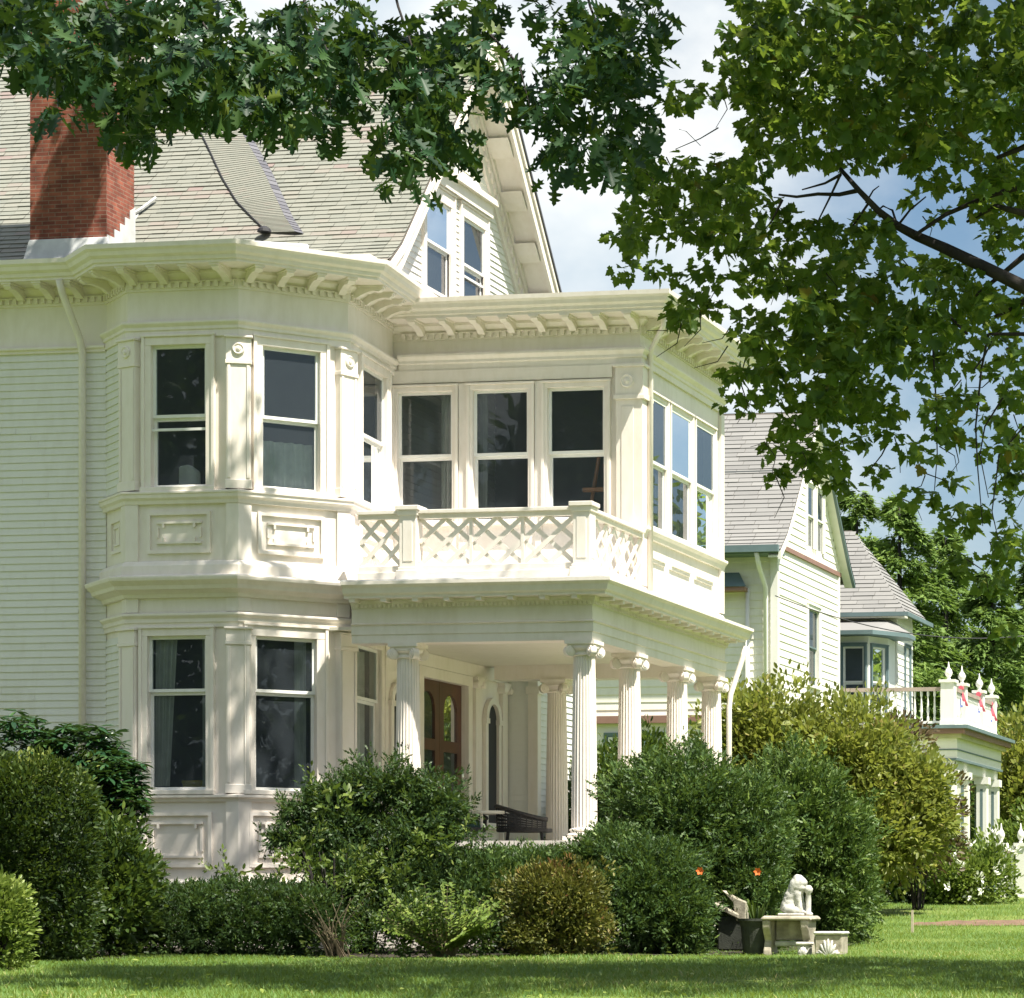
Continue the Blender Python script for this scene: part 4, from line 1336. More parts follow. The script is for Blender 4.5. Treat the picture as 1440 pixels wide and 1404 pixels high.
balls = [(fx - .075, fy, zt + .10, .115, .115, .09), (fx - .045, fy, zt + .20, .105, .10, .11), (fx + .0, fy, zt + .30, .095, .09, .10),
         (fx + .035, fy, zt + .39, .10, .105, .095), (fx + .055, fy, zt + .445, .065, .07, .055), (fx + .115, fy, zt + .40, .05, .045, .04), (fx + .085, fy, zt + .33, .05, .06, .05),
         (fx - .02, fy - .10, zt + .06, .10, .045, .06), (fx - .02, fy + .10, zt + .06, .10, .045, .06)]
for sg in (-1, 1):
    for k in range(6):
        balls.append((fx + .055 + .035 * k / 5, fy + sg * .055, zt + .26 - .23 * k / 5, .038, .036, .04))
    balls.append((fx + .115, fy + sg * .058, zt + .04, .05, .036, .026)); balls.append((fx + .035, fy + sg * .045, zt + .475, .025, .022, .028))
lion = meta_mesh('lion_statue', balls, M['stone_white'])
tx = bpy.data.textures.new('carving', 'CLOUDS'); tx.noise_scale = .035; tx.noise_depth = 2
dm = lion.modifiers.new('carving', 'DISPLACE'); dm.texture = tx; dm.strength = .022; dm.mid_level = .5; dm.texture_coords = 'LOCAL'
mz = MB(); mz.box(fx - .18, fx + .14, fy - .14, fy + .14, zt + .001, zt + .03); mz.build('plinth', M['stone_white'], lion, bevel=.01)
tag(lion, 'pale carved stone lion sitting upright on the stone bench', 'statue')
# upright scroll post beside the lion's chest
mb = MB(); px_ = gat(1138, 1287, D).x
mb.lathe([(.055, zt + .001), (.055, zt + .03), (.032, zt + .05), (.035, zt + .20), (.03, zt + .27), (.05, zt + .29), (.055, zt + .33), (.03, zt + .365), (.01, zt + .37)], 16, (px_, fy, 0))
post = mb.build('stone_finial', M['stone_white'], None, smooth=True); tag(post, 'slim white stone finial standing at the right end of the bench, before the lion', 'finial')
# carved blocks on the grass
def carved_block(px0, px1, py0, py1, D, label, depth=.32, mat='stone'):
    a, b = gat(px0, py1, D), gat(px1, py1, D)
    top = at(px0, D, py0).z; g = min(a.z, ground_z(a.y)) - .03
    t = thing('carved_stone_block', label, 'stone block', ((a.x + b.x) / 2, a.y, g), 'carved stone blocks on the lawn')
    mb = MB(); mb.box(a.x, b.x, a.y, a.y + depth, g, top - .04); stone_mesh(mb, 'block', M[mat], t)
    mb = MB(); mb.box(a.x - .02, b.x + .02, a.y - .02, a.y + depth + .02, top - .0395, top); stone_mesh(mb, 'cap', M['stone_white'], t, .015)
    mb = MB()
    cx, cz, w, h = (a.x + b.x) / 2, (g + top) / 2, b.x - a.x, top - g          # acanthus-like relief on the front
    for k in range(7):
        ang = math.radians(20 + 140 * k / 6)
        pts = []
        for q in range(6):
            r = .42 * q / 5
            pts.append((cx + math.cos(ang) * r * w * 1.05 * (1 + .12 * math.sin(q)), a.y - .003 - .010 * math.sin(math.pi * q / 5), g + .10 * h + math.sin(ang) * r * h * 1.5))
        mb.tube(pts, [.014, .02, .022, .022, .018, .008], 6)
    mb.tube([(a.x + .02, a.y - .006, g + .07), (b.x - .02, a.y - .006, g + .07)], .02, 6)
    mb.build('relief', M['stone_white'], t, smooth=True)
carved_block(1146, 1185, 1310, 1344, 34.0, 'low carved stone block with leaf relief lying at the right of the bench')
carved_block(1121, 1139, 1325, 1342, 34.2, 'little bleached carved stone fragment lying under the bench seat', .14, 'stone_white')
# dark round planter and the curved bench behind it
q = gat(1060, 1341, 34.6)
pl_ = thing('stone_planter', 'dark mossy round stone tub planted with daylilies, left of the lion bench', 'planter', (q.x, q.y, q.z))
mb = MB(); zt2 = at(1060, 34.6, 1292).z
mb.lathe([(.15, q.z - .04), (.17, q.z), (.20, zt2 - .10), (.22, zt2 - .04), (.235, zt2 - .03), (.235, zt2), (.19, zt2), (.18, zt2 - .05)], 28, (q.x, q.y + .15, 0))
mb.build('tub', M['stone_dark'], pl_)
mb = MB(); mb.lathe([(.185, zt2 - .06), (.01, zt2 - .045)], 20, (q.x, q.y + .15, 0)); mb.build('soil', M['tar'], pl_)
PLANTER = Vector((q.x, q.y + .15, zt2))
q = gat(1040, 1325, 35.6)
cb = thing('stone_bench', 'tilted stone seat with a rolled scroll arm half buried in the dark yew', 'bench', (q.x, q.y, q.z))
zt3 = at(1010, 35.6, 1278).z
mb = MB(); mb.prism([(q.x - .33, q.y, zt3 + .02), (q.x - .02, q.y, zt3 - .13), (q.x - .02, q.y + .35, zt3 - .11), (q.x - .33, q.y + .35, zt3 + .04)],
                    [(q.x - .33, q.y, zt3 + .08), (q.x - .02, q.y, zt3 - .07), (q.x - .02, q.y + .35, zt3 - .05), (q.x - .33, q.y + .35, zt3 + .10)])
stone_mesh(mb, 'slab', M['stone'], cb)
mb = MB(); arm = []
for k in range(12):
    a_ = k / 11
    arm.append((q.x - .24 + .30 * a_, q.y + .05, zt3 + .23 - .05 * math.sin(a_ * 3.1) - .15 * a_ ** 2))
ringA = [Vector(p) for p in arm]
mb.prism([tuple(p) for p in ringA] + [(q.x + .06, q.y + .05, zt3 - .20), (q.x - .06, q.y + .05, zt3 - .15), (q.x - .10, q.y + .05, zt3 + .08)],
         [(p.x, p.y + .16, p.z) for p in ringA] + [(q.x + .06, q.y + .21, zt3 - .20), (q.x - .06, q.y + .21, zt3 - .15), (q.x - .10, q.y + .21, zt3 + .08)])
stone_mesh(mb, 'arm', M['stone'], cb)
mb = MB(); mb.box(q.x - .30, q.x + .05, q.y + .06, q.y + .30, q.z - .1, zt3 - .10); stone_mesh(mb, 'pedestal', M['stone_dark'], cb)
# stake and bird bath like bits
q = gat(1283, 1290, 43)
mb = MB(); gz = ground_z(q.y)
mb.prism([(q.x - .02, q.y - .015, gz - .1), (q.x + .02, q.y - .015, gz - .1), (q.x + .02, q.y + .015, gz - .1), (q.x - .02, q.y + .015, gz - .1)],
         [(q.x - .016, q.y - .01, gz + .37), (q.x + .016, q.y - .01, gz + .37), (q.x + .016, q.y + .01, gz + .37), (q.x - .016, q.y + .01, gz + .37)])
sk = mb.build('garden_stake', M['stake']); tag(sk, 'thin pale wooden stake standing in the lawn at the bare soil edge', 'stake')

# ------------------------------------------------------------------ NEIGHBOUR HOUSE
nb = thing('neighbour_house', 'cream clapboard house with teal trim, grey shingle roof and balcony porch behind', 'house', (-17.0, 62.0, 0.35))
XN, YN0, YN1 = -16.2, 60.2, 65.85
NF, NS = Frame((-22.5, YN0), (XN, YN0)), Frame((XN, YN0), (XN, YN1))
w1 = (NS.u(1135), NS.u(1150)); w1z = (at(1142, 64.2, 960).z, at(1142, 64.2, 852).z)
g1 = [(NS.u(1133), NS.u(1142.5)), (NS.u(1146.5), NS.u(1156))]; g1z = (8.35, 9.75)
fw = [(NF.u(850), NF.u(893)), (NF.u(905), NF.u(938)), (NF.u(1036), NF.u(1058))]; fwz = (1.2, 3.98)
ZN = 8.02
mb = MB()
wall(mb, NF, 0, NF.L, -.2, ZN, [(*f, *fwz) for f in fw[:0]]); wall(mb, NS, 0, NS.L, -.2, ZN, [(*w1, *w1z)])
mb.build('wall', M['nsiding'], nb)
mb = MB(); clapboards(mb, NF, 0, NF.L - .1, .6, ZN, [], exp=.17, lip=.017); clapboards(mb, NS, .1, NS.L - .08, .6, ZN - .02, [(w1[0] - .1, w1[1] + .1, w1z[0] - .1, w1z[1] + .1)], exp=.17, lip=.017)
AP = (63.05, 11.45)
nf = [(59.55, 7.85), (60.1, 8.25), (60.7, 8.85), (63.05, 11.45)]; nbk = [(66.5, 7.9), (66.0, 8.3), (65.4, 8.9), (63.05, 11.45)]
nzf = lambda z: float(np.interp(z, [p[1] for p in nf], [p[0] for p in nf])); nzb = lambda z: float(np.interp(z, [p[1] for p in nbk], [p[0] for p in nbk]))
gopn = [(a, b, *g1z) for a, b in g1]
clapboards(mb, NS, 0, NS.L, ZN + .08, 11.2, [(g1[0][0] - .05, g1[1][1] + .05, g1z[0] - .05, g1z[1] + .05)], exp=.17, lip=.017, clip=lambda z: (nzf(z + .1) - YN0 + .04, nzb(z + .1) - YN0 - .04))
mb.build('clapboard_siding', M['nsiding'], nb)
mb = MB()
zs = sorted(set(list(np.arange(ZN, 11.4, .15)) + [g1z[0], g1z[1]]))
for a, b in zip(zs, zs[1:]):
    zm = (a + b) / 2; spans = [(nzf(b) - YN0 + .02, nzb(b) - YN0 - .02)]
    for o in gopn:
        if o[2] < zm < o[3]:
            new = []
            for s, t in spans:
                if o[0] > s: new.append((s, min(t, o[0])))
                if o[1] < t: new.append((max(s, o[1]), t))
            spans = new
    for s, t in spans: mb.quad([NS.pt(s, 0, a), NS.pt(t, 0, a), NS.pt(t, 0, b), NS.pt(s, 0, b)])
mb.build('gable_wall', M['nsiding'], nb)
nm = (M['nwhite'], M['nwhite'])
window(nb, NS, *w1, *w1z, cw=.09, mats=(M['nwhite'], M['teal']))
for a, b in g1: window(nb, NS, a, b, *g1z, cw=.05, mats=nm, glass='glass_bright', so=.05, sill=False)
mb = MB()
corner_pilaster(mb, [(-22.5, YN0), (XN, YN0), (XN, YN1)], 1, .5, ZN - .01, .11, .05)
mb.build('corner_board', M['nwhite'], nb)
mb = MB(); mb.fbox(NS, NS.L - .1, NS.L, .003, .05, .5, ZN)
mb.build('corner_board', M['nwhite'], nb)
mb = MB(); mb.fbox(NS, -.05, NS.L + .1, .003, .06, ZN - .02, ZN + .08); mb.build('gable_band', M['red_trim'], nb)
mb = MB(); mb.fbox(NF, 0, NF.L - .0, .003, .3, ZN - .22, ZN - .17); mb.build('soffit', M['red_trim'], nb)
mb = MB()
for pl in (nf, nbk):
    for (y0, z0), (y1, z1) in zip(pl, pl[1:]):
        mb.quad([(-22.5, y0, z0 - .015), (XN + .28, y0, z0 - .015), (XN + .28, y1, z1 - .015), (-22.5, y1, z1 - .015)])
rfn = mb.build('roof', roof_w, nb)
mb = MB(); slates(mb, nf, -22.5, XN + .27, .15, .55, .015); slates(mb, nbk, -22.5, XN + .27, .15, .55, .015)
mb.build('shingle_covering', M['shingle'], rfn)
mb = MB(); rake(mb, nf, XN + .22, XN + .29, -.20, -.02); rake(mb, nf, XN + .002, XN + .219, -.16, -.12)
mb.build('barge_board', M['nwhite'], rfn)
mb = MB(); rake(mb, nbk, XN + .20, XN + .27, -.10, .02); mb.build('barge_board', M['teal'], rfn)
mb = MB(); rake(mb, nbk, XN + .002, XN + .199, -.09, -.06); mb.build('rake_soffit', M['nwhite'], rfn)
mb = MB(); mb.box(-22.5, XN + .25, 59.42, 59.54, 7.80, 7.95); mb.box(-22.5, XN + .2, 59.55, 60.19, 7.78, 7.83); mb.build('gutter', M['teal'], nb)
mb = MB(); mb.tube([(XN - .25, 59.5, 7.8), (XN - .24, 59.7, 7.5), (XN - .2, 60.08, 7.1), (XN - .2, 60.1, .4)], .055, 8); mb.build('downspout', M['nwhite'], nb, smooth=True)
mb = MB(); mb.tube([(XN - .62, 60.12, 7.1), (XN - .62, 60.12, .4)], .05, 8); mb.build('downspout', M['nwhite'], nb, smooth=True)
# hood on the front wall at the left, and the low windows with teal frames seen through the porch
mb = MB(); u = NF.u(1015)
mb.fbox(NF, u - 1.5, u + .62, .03, .40, 7.02, 7.10); mb.build('window_hood', M['red_trim'], nb)
mb = MB(); mb.prism([NF.pt(u - 1.5, .03, 7.45), NF.pt(u + .40, .03, 7.45), NF.pt(u + .66, .44, 7.11), NF.pt(u - 1.5, .44, 7.11)], [NF.pt(u - 1.5, .03, 7.42), NF.pt(u + .4, .03, 7.42), NF.pt(u + .66, .44, 7.101), NF.pt(u - 1.5, .44, 7.101)])
mb.build('hood_roof', M['teal'], nb)
lowp = at(950, 61, 1012).z
mb = MB(); mb.fbox(NF, 0.1, NF.L - 1.6, .03, .16, 4.18, 4.34); mb.build('belt_course', M['red_trim'], nb)
for (a, b) in fw:
    mb = MB(); rect_ring(mb, NF, a, b, *fwz, .09, .06); wn_ = mb.build('window', M['teal'], nb)
    mb = MB(); rect_ring(mb, NF, a + .1, b - .1, fwz[0] + .1, fwz[1] - .1, .08, .05); mb.build('sash', M['nwhite'], wn_)
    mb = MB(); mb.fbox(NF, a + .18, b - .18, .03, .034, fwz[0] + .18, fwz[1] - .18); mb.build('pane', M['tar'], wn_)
mb = MB(); mb.fbox(NF, NF.u(985), NF.u(1090), .03, .05, 2.6, 3.75); mb.build('wall_board', M['nwhite'], nb)
# rear wing with hip roof
XW0, XW1, YW0, YW1 = -16.2, -15.5, 69.0, 70.9
WF, WS = Frame((-18.5, YW0), (XW1, YW0)), Frame((XW1, YW0), (XW1, YW1))
ww = (WF.u(1252), WF.u(1262)); 
mb = MB(); wall(mb, WF, 0, WF.L, -.2, 7.5); wall(mb, WS, 0, WS.L, -.2, 7.5); mb.build('wing_wall', M['nsiding'], nb)
mb = MB(); clapboards(mb, WF, 0, WF.L - .08, 4.4, 7.4, exp=.17, lip=.016); clapboards(mb, WS, .08, WS.L, .6, 7.4, exp=.17, lip=.016); mb.build('wing_siding', M['nsiding'], nb)
window(nb, WS, .95, 1.45, 4.75, 6.7, cw=.06, mats=(M['teal'], M['nwhite']))
mb = MB()
xe = XW1 + .3
mb.quad([(-19, 68.6, 7.42), (xe, 68.6, 7.42), (-17.0, 70.6, 9.75), (-19, 70.6, 9.75)])
mb.quad([(xe, 68.6, 7.42), (xe, 71.5, 7.42), (-17.0, 70.6, 9.75)])
wr = mb.build('wing_roof', roof_w, nb)
mb = MB()
slates(mb, [(68.6, 7.44), (70.6, 9.77)], -19, XW1, .15, .55, .015, xlim=lambda z: (-19, float(np.interp(z, [7.42, 9.75], [xe, -17.0]))))
def tri_course(k, n=18):
    t0, t1 = k / n, (k + 1.04) / n
    a0, b0 = Vector((xe, 68.6, 7.42)).lerp(Vector((-17, 70.6, 9.75)), t0), Vector((xe, 71.5, 7.42)).lerp(Vector((-17, 70.6, 9.75)), t0)
    a1, b1 = Vector((xe, 68.6, 7.42)).lerp(Vector((-17, 70.6, 9.75)), t1), Vector((xe, 71.5, 7.42)).lerp(Vector((-17, 70.6, 9.75)), t1)
    l = Vector((.02, 0, .025)); m_ = max(1, int(6 * (1 - t0)))
    for j in range(m_):
        u0, u1 = j / m_, (j + 1) / m_
        mb.quad([a0.lerp(b0, u0) + l, a0.lerp(b0, u1) + l, a1.lerp(b1, u1) + l * .4, a1.lerp(b1, u0) + l * .4], random.gauss(.5, .15))
for k in range(17): tri_course(k)
mb.build('shingle_covering', M['shingle'], wr)
mb = MB(); mb.box(-19, XW1 + .36, 68.5, 68.6, 7.34, 7.44); mb.box(XW1 + .36, XW1 + .42, 68.5, 71.5, 7.34, 7.44); mb.build('gutter', M['teal'], wr)
mb = MB(); mb.box(-19, XW1 + .3, 68.61, 68.99, 7.31, 7.36); mb.fbox(WF, 0, WF.L + .05, .003, .06, 6.95, 7.3); mb.build('frieze_board', M['nwhite'], nb)
# oriel bay of the wing with its own little roof
bp = [(-17.0, 68.98), (-17.0, 68.2), (-16.6, 67.5), (-15.84, 67.5), (-15.52, 68.2), (-15.52, 68.98)]
B1, B2 = Frame(bp[2], bp[3]), Frame(bp[3], bp[4])
bw = (B1.u(1186), B1.u(1215)); bw2 = (.12, B2.L - .12)
mb = MB()
wall(mb, Frame(bp[1], bp[2]), 0, Frame(bp[1], bp[2]).L, 4.45, 6.75); wall(mb, B1, 0, B1.L, 4.45, 6.75, [(*bw, 4.75, 6.5)]); wall(mb, B2, 0, B2.L, 4.45, 6.75, [(*bw2, 4.75, 6.5)])
wall(mb, Frame(bp[4], bp[5]), 0, .78, 4.45, 6.75)
orl = mb.build('oriel_wall', M['nwhite'], nb)
window(nb, B1, *bw, 4.75, 6.5, cw=.06, mats=(M['teal'], M['nwhite'])); window(nb, B2, *bw2, 4.75, 6.5, cw=.05, mats=(M['teal'], M['nwhite']))
mb = MB()
eo = [(-17.3, 67.1), (-15.65, 67.1), (-15.0, 68.1), (-15.0, 68.98), (-17.3, 68.98)]
mb.prism([(x, y, 6.76) for x, y in eo], [(x, y, 6.86) for x, y in eo]); mb.build('oriel_eave', M['teal'], nb)
mb = MB(); up = [(-17.1, 68.9), (-15.9, 68.9), (-15.6, 68.95), (-15.6, 68.97), (-17.1, 68.97)]
mb.prism([(x, y, 6.861) for x, y in eo], [(x, y, 7.28) for x, y in up]); mb.build('oriel_roof', M['shingle'], nb)
mb = MB(); mb.box(-16.4, -14.6, 68.1, 68.97, 4.3, 6.7); 
mb = MB(); mb.box(-22.3, XN - .45, YN0 + .45, YN1 - .3, 0, 8.0); mb.box(-22.3, XN - .45, 61.6, 64.4, 8.0, 9.9); mb.box(-18.3, XW1 - .35, YW0 + .35, YW1, 0, 7.3); mb.box(-16.8, -15.75, 68.0, 68.9, 4.5, 6.7)
mb.build('interior', M['room'], nb)
# balcony porch
YB, XB, YB1 = 66.0, -13.45, 71.5
mb = MB(); mb.box(XN, XB + .45, YB - .45, YB1 + .3, 4.36, 4.44); deck = mb.build('balcony_deck', M['teal'], nb)
mb = MB(); mb.box(XN, XB + .36, YB - .36, YB1 + .2, 4.24, 4.36); mb.build('deck_moulding', M['red_trim'], nb)
mb = MB(); mb.box(XN, XB + .26, YB - .26, YB1 + .1, 4.14, 4.24); mb.build('deck_moulding', M['olive'], nb)
mb = MB(); mb.box(XN, XB + .13, YB - .13, YB1 + .05, 3.66, 4.14); mb.build('porch_beam', M['nwhite'], nb)
mb = MB(); mb.box(XN, XB + .17, YB - .17, YB1 + .08, 3.62, 3.67); mb.box(XN, XB + .15, YB - .15, YB1 + .06, 3.86, 3.89); mb.build('beam_moulding', M['teal'], nb)
mb = MB(); mb.box(XN, XB + .05, YB - .05, YB1, 3.40, 3.62); mb.build('porch_lintel', M['nwhite'], nb)
def rail_run(p0, p1, z0, z1, step=.17, root=nb, name='balcony_railing', start=None):
    fr = Frame(p0, p1)
    mb = MB(); mb.fbox(fr, 0, fr.L, -.06, .06, z1 - .09, z1); r = mb.build(name, M['rail'], root)
    mb = MB(); mb.fbox(fr, 0, fr.L, -.04, .04, z0, z0 + .06); mb.build('bottom_rail', M['nwhite'], r)
    b0 = MB(); h = z1 - .09 - z0 - .06
    b0.lathe([(.03, 0), (.03, h * .12), (.018, h * .16), (.034, h * .32), (.022, h * .6), (.017, h * .8), (.03, h * .86), (.03, h)], 8)
    src = b0.build('baluster', M['nwhite'], r)
    n = int(fr.L / step)
    for i in range(n):
        x, y, _ = fr.pt((i + .5) * fr.L / n, 0, 0)
        if i == 0: src.location = (x, y, z0 + .06)
        else: dup(src, (x, y, z0 + .06), 0, r)
    return r
ZB0, ZB1 = 4.50, 5.36
rail_run((XN, YB), (XB - .2, YB), ZB0, ZB1, .155)
rail_run((XB, YB + .2), (XB, YB1), ZB0, ZB1, .16)
def finial_post(x, y, z0, z1, w, root, name='newel_post', fin=.42):
    mb = MB(); mb.box(x - w, x + w, y - w, y + w, z0, z1); mb.box(x - w - .04, x + w + .04, y - w - .04, y + w + .04, z1, z1 + .07); mb.box(x - w - .02, x + w + .02, y - w - .02, y + w + .02, z0, z0 + .12)
    p = mb.build(name, M['nwhite'], root)
    mb = MB(); f = fin / .42
    mb.lathe([(.05 * f, z1 + .07), (.05 * f, z1 + .10), (.03 * f, z1 + .12), (.085 * f, z1 + .19), (.095 * f, z1 + .24), (.07 * f, z1 + .31), (.03 * f, z1 + .36), (.02 * f, z1 + .42), (.005, z1 + .42 + .08 * f)], 14, (x, y, 0))
    mb.build('finial', M['nwhite'], p, smooth=True)
    return p
for (x, y, w) in ((XB - .10, YB, .16), (XB, 67.1, .12), (XB, 69.3, .12), (XB, 70.9, .12)):
    finial_post(x, y, 4.44, 5.46, w, nb)
# porch posts below
def porch_post(x, y):
    mb = MB(); w = .13
    mb.box(x - w, x + w, y - w, y + w, .35, 3.40); mb.box(x - w - .05, x + w + .05, y - w - .05, y + w + .05, 3.22, 3.399); mb.box(x - w - .04, x + w + .04, y - w - .04, y + w + .04, .35, .62)
    p = mb.build('porch_post', M['nwhite'], nb)
    mb = MB(); mb.box(x - w - .055, x - w - .051, y - w * .5, y + w * .5, .9, 3.1); mb.box(x - .035, x + .035, y - w - .006, y - w - .001, .9, 3.1); mb.build('post_inlay', M['teal'], p)
for x, y in ((XB - .05, YB), (XB, 67.3), (XB, 69.7), (XB, 71.2), (-15.9, YB)):
    porch_post(x, y)
mb = MB(); mb.box(XN, XB + .2, YB - .2, YB1, .55, .72); mb.build('porch_floor', M['teal'], nb)
# lattice skirt under the porch
mb = MB(); LF = Frame((-17.2, YB - .2), (XB + .2, YB - .2))
for k in range(46):
    u = k * .09 - .3
    for s in (1, -1):
        a_, b_ = (u, u + .42) if s > 0 else (u + .42, u)
        mb.prism([LF.pt(a_ - .015, .01 * s, .2), LF.pt(a_ + .015, .01 * s, .2), LF.pt(b_ + .015, .01 * s, .56), LF.pt(b_ - .015, .01 * s, .56)],
                 [LF.pt(a_ - .015, .01 * s - .008, .2), LF.pt(a_ + .015, .01 * s - .008, .2), LF.pt(b_ + .015, .01 * s - .008, .56), LF.pt(b_ - .015, .01 * s - .008, .56)])
mb.build('lattice_skirt', M['nwhite'], nb)
rail_run((-15.8, YB), (XB - .2, YB), .85, 1.55, .17, nb, 'porch_railing')
# bunting tied to the balcony posts
def bunting(x, y, z, label):
    t = thing('bunting', label, 'bunting', (x, y, z), 'bunting on the neighbour balcony')
    for k, (mname, a) in enumerate((('flag_red', -.5), ('flag_white', -.25), ('flag_blue', 0.0), ('flag_white', .25), ('flag_red', .5))):
        mb = MB()
        n = 5
        for i in range(n):
            l0, l1 = i / n, (i + 1) / n
            def pt(l, s):
                return (x + .20 * math.sin(a * 1.5) * l + s * (.015 + .04 * l), y - .02 - .06 * l - .02 * math.sin(6 * l + k) , z - .46 * l * (1 - .12 * abs(a)))
            mb.quad([pt(l0, -1), pt(l0, 1), pt(l1, 1), pt(l1, -1)])
        mb.build('streamer', M[mname], t)
    mb = MB(); mb.lathe([(.06, -.03), (.07, 0), (.04, .03)], 12, (x, y - .03, z), axis='y'); mb.build('rosette', M['flag_red'], t)
bunting(XB + .02, 67.1 - .18, 5.40, 'red white and blue bunting on the second balcony post')
bunting(XB + .02, 69.3 - .18, 5.42, 'red white and blue bunting on the third balcony post')
bunting(XB + .02, 70.9 - .18, 5.30, 'red white and blue bunting on the farthest balcony post')
# step railing with finials at the right edge
x0_, y0_ = at(1408, 59, z=0).x, at(1408, 59, z=0).y
gz = ground_z(y0_)
sr = thing('step_railing', 'white post railing with ball finials at the far right edge of the lawn', 'railing', (x0_, y0_, gz))
for k in range(3):
    finial_post(x0_ + .42 * k, y0_ - .05 * k, gz - .1, gz + 1.05 + .0 * k, .09, sr, 'newel_post', .34)
rail_run((x0_ - .12, y0_), (x0_ + 1.3, y0_ - .1), gz + .15, gz + 1.0, .14, sr, 'handrail')
# overhead service cable
mb = MB()
pA, pB = Vector((-12.6, 43.0, 7.0)), at(1083, 60.0, 838)
pts = []
for k in range(17):
    t = k / 16; p = pA.lerp(pB, t); p.z -= .5 * 4 * t * (1 - t); pts.append(p)
pC = at(1500, 66, 885)
mb.tube([at(1090, 60, 838).lerp(pC, k / 16) - Vector((0, 0, .5 * 4 * (k / 16) * (1 - k / 16))) for k in range(17)], .012, 5)
c = mb.build('utility_cable', M['wire']); tag(c, 'thin black service cable running right from the neighbour house corner', 'cable')

# ------------------------------------------------------------------ GROUND
def ground_sheet(name, x0, x1, nx, ys, dz, mat, label_kind='structure', edge=None):
    vs, fs = [], []
    xs = np.linspace(x0, x1, nx)
    for j, y in enumerate(ys):
        for i, x in enumerate(xs):
            vs.append((x, y, ground_z(y) + dz + 0.02 * math.sin(x * 1.3 + y * .7) * math.sin(y * .9 - x * .4)))
    for j in range(len(ys) - 1):
        for i in range(nx - 1):
            a = j * nx + i
            fs.append((a, a + 1, a + nx + 1, a + nx))
    me = bpy.data.meshes.new(name); me.from_pydata(vs, [], fs); me.materials.append(mat)
    me.polygons.foreach_set('use_smooth', [True] * len(me.polygons))
    o = link(bpy.data.objects.new(name, me)); o['kind'] = label_kind
    return o
def lawn_mat():
    m, N, L, P = mat_base('lawn_turf')
    n = noise(N, L, .35, 5); n2 = noise(N, L, 14, 6)
    ad = N.new('ShaderNodeMath'); ad.operation = 'MULTIPLY_ADD'; ad.inputs[1].default_value = .45
    L.new(n2.outputs['Fac'], ad.inputs[0])
    h = N.new('ShaderNodeMath'); h.operation = 'MULTIPLY'; h.inputs[1].default_value = .55; L.new(n.outputs['Fac'], h.inputs[0]); L.new(h.outputs[0], ad.inputs[2])
    r = ramp(N, L, ad.outputs[0], [(.36, (.08, .125, .025)), (.5, (.13, .19, .04)), (.64, (.20, .225, .065))])
    L.new(r.outputs[0], P.inputs['Base Color']); P.inputs['Roughness'].default_value = .9; P.inputs['Specular IOR Level'].default_value = .15
    b = N.new('ShaderNodeBump'); b.inputs['Strength'].default_value = .6; b.inputs['Distance'].default_value = .03
    L.new(n2.outputs['Fac'], b.inputs['Height']); L.new(b.outputs[0], P.inputs['Normal'])
    return m
M['lawn'] = lawn_mat()
M['soil'] = simple('bare_soil', (.16, .10, .065), .95, .3, 5, .5)
M['mulch'] = simple('dark_mulch', (.035, .028, .02), .95, .4, 12, .6)
ys = list(np.linspace(-40, 14, 14)) + list(np.linspace(15, 62, 95)) + [66, 72, 80, 95, 120, 180, 300, 600, 900]
ground_sheet('ground', -600, 600, 241, ys, 0, M['lawn'])
# planting bed under the shrubs, and the strip of bare soil
def patch(name, ring_px, mat, dz):
    pts = []
    for px, D in ring_px:
        r = ray(px) * D; pts.append((r.x, r.y))
    bm = bmesh.new()
    vs = [bm.verts.new((x, y, 0)) for x, y in pts]
    f = bm.faces.new(vs)
    for _ in range(5):
        bmesh.ops.subdivide_edges(bm, edges=[e for e in bm.edges if e.calc_length() > .5], cuts=1, use_grid_fill=True)
        bmesh.ops.triangulate(bm, faces=bm.faces)
    for v in bm.verts:
        v.co.z = ground_z(v.co.y) + dz + 0.02 * math.sin(v.co.x * 1.3 + v.co.y * .7) * math.sin(v.co.y * .9 - v.co.x * .4)
    me = bpy.data.meshes.new(name); bm.to_mesh(me); bm.free(); me.materials.append(mat)
    o = link(bpy.data.objects.new(name, me)); o['kind'] = 'structure'
    return o
patch('planting_bed', [(-400, 31.2), (-60, 30.6), (150, 31.6), (330, 33.0), (560, 32.6), (760, 32.9), (930, 33.4), (1030, 34.4), (1180, 37.6), (1225, 40.5), (1150, 43), (900, 43), (400, 40), (-400, 40)], M['mulch'], .03)
soil_ring = [(px, 45.35 + .0016 * (px - 1280) + random.uniform(-.12, .12)) for px in range(1280, 1630, 9)] + [(px, 46.6 + .004 * (px - 1280) + random.uniform(-.2, .2)) for px in range(1625, 1278, -9)]
patch('bare_soil', soil_ring, M['soil'], .012)

# ------------------------------------------------------------------ LEAVES
def unit(a):
    return a / np.maximum(np.linalg.norm(a, axis=1, keepdims=True), 1e-9)

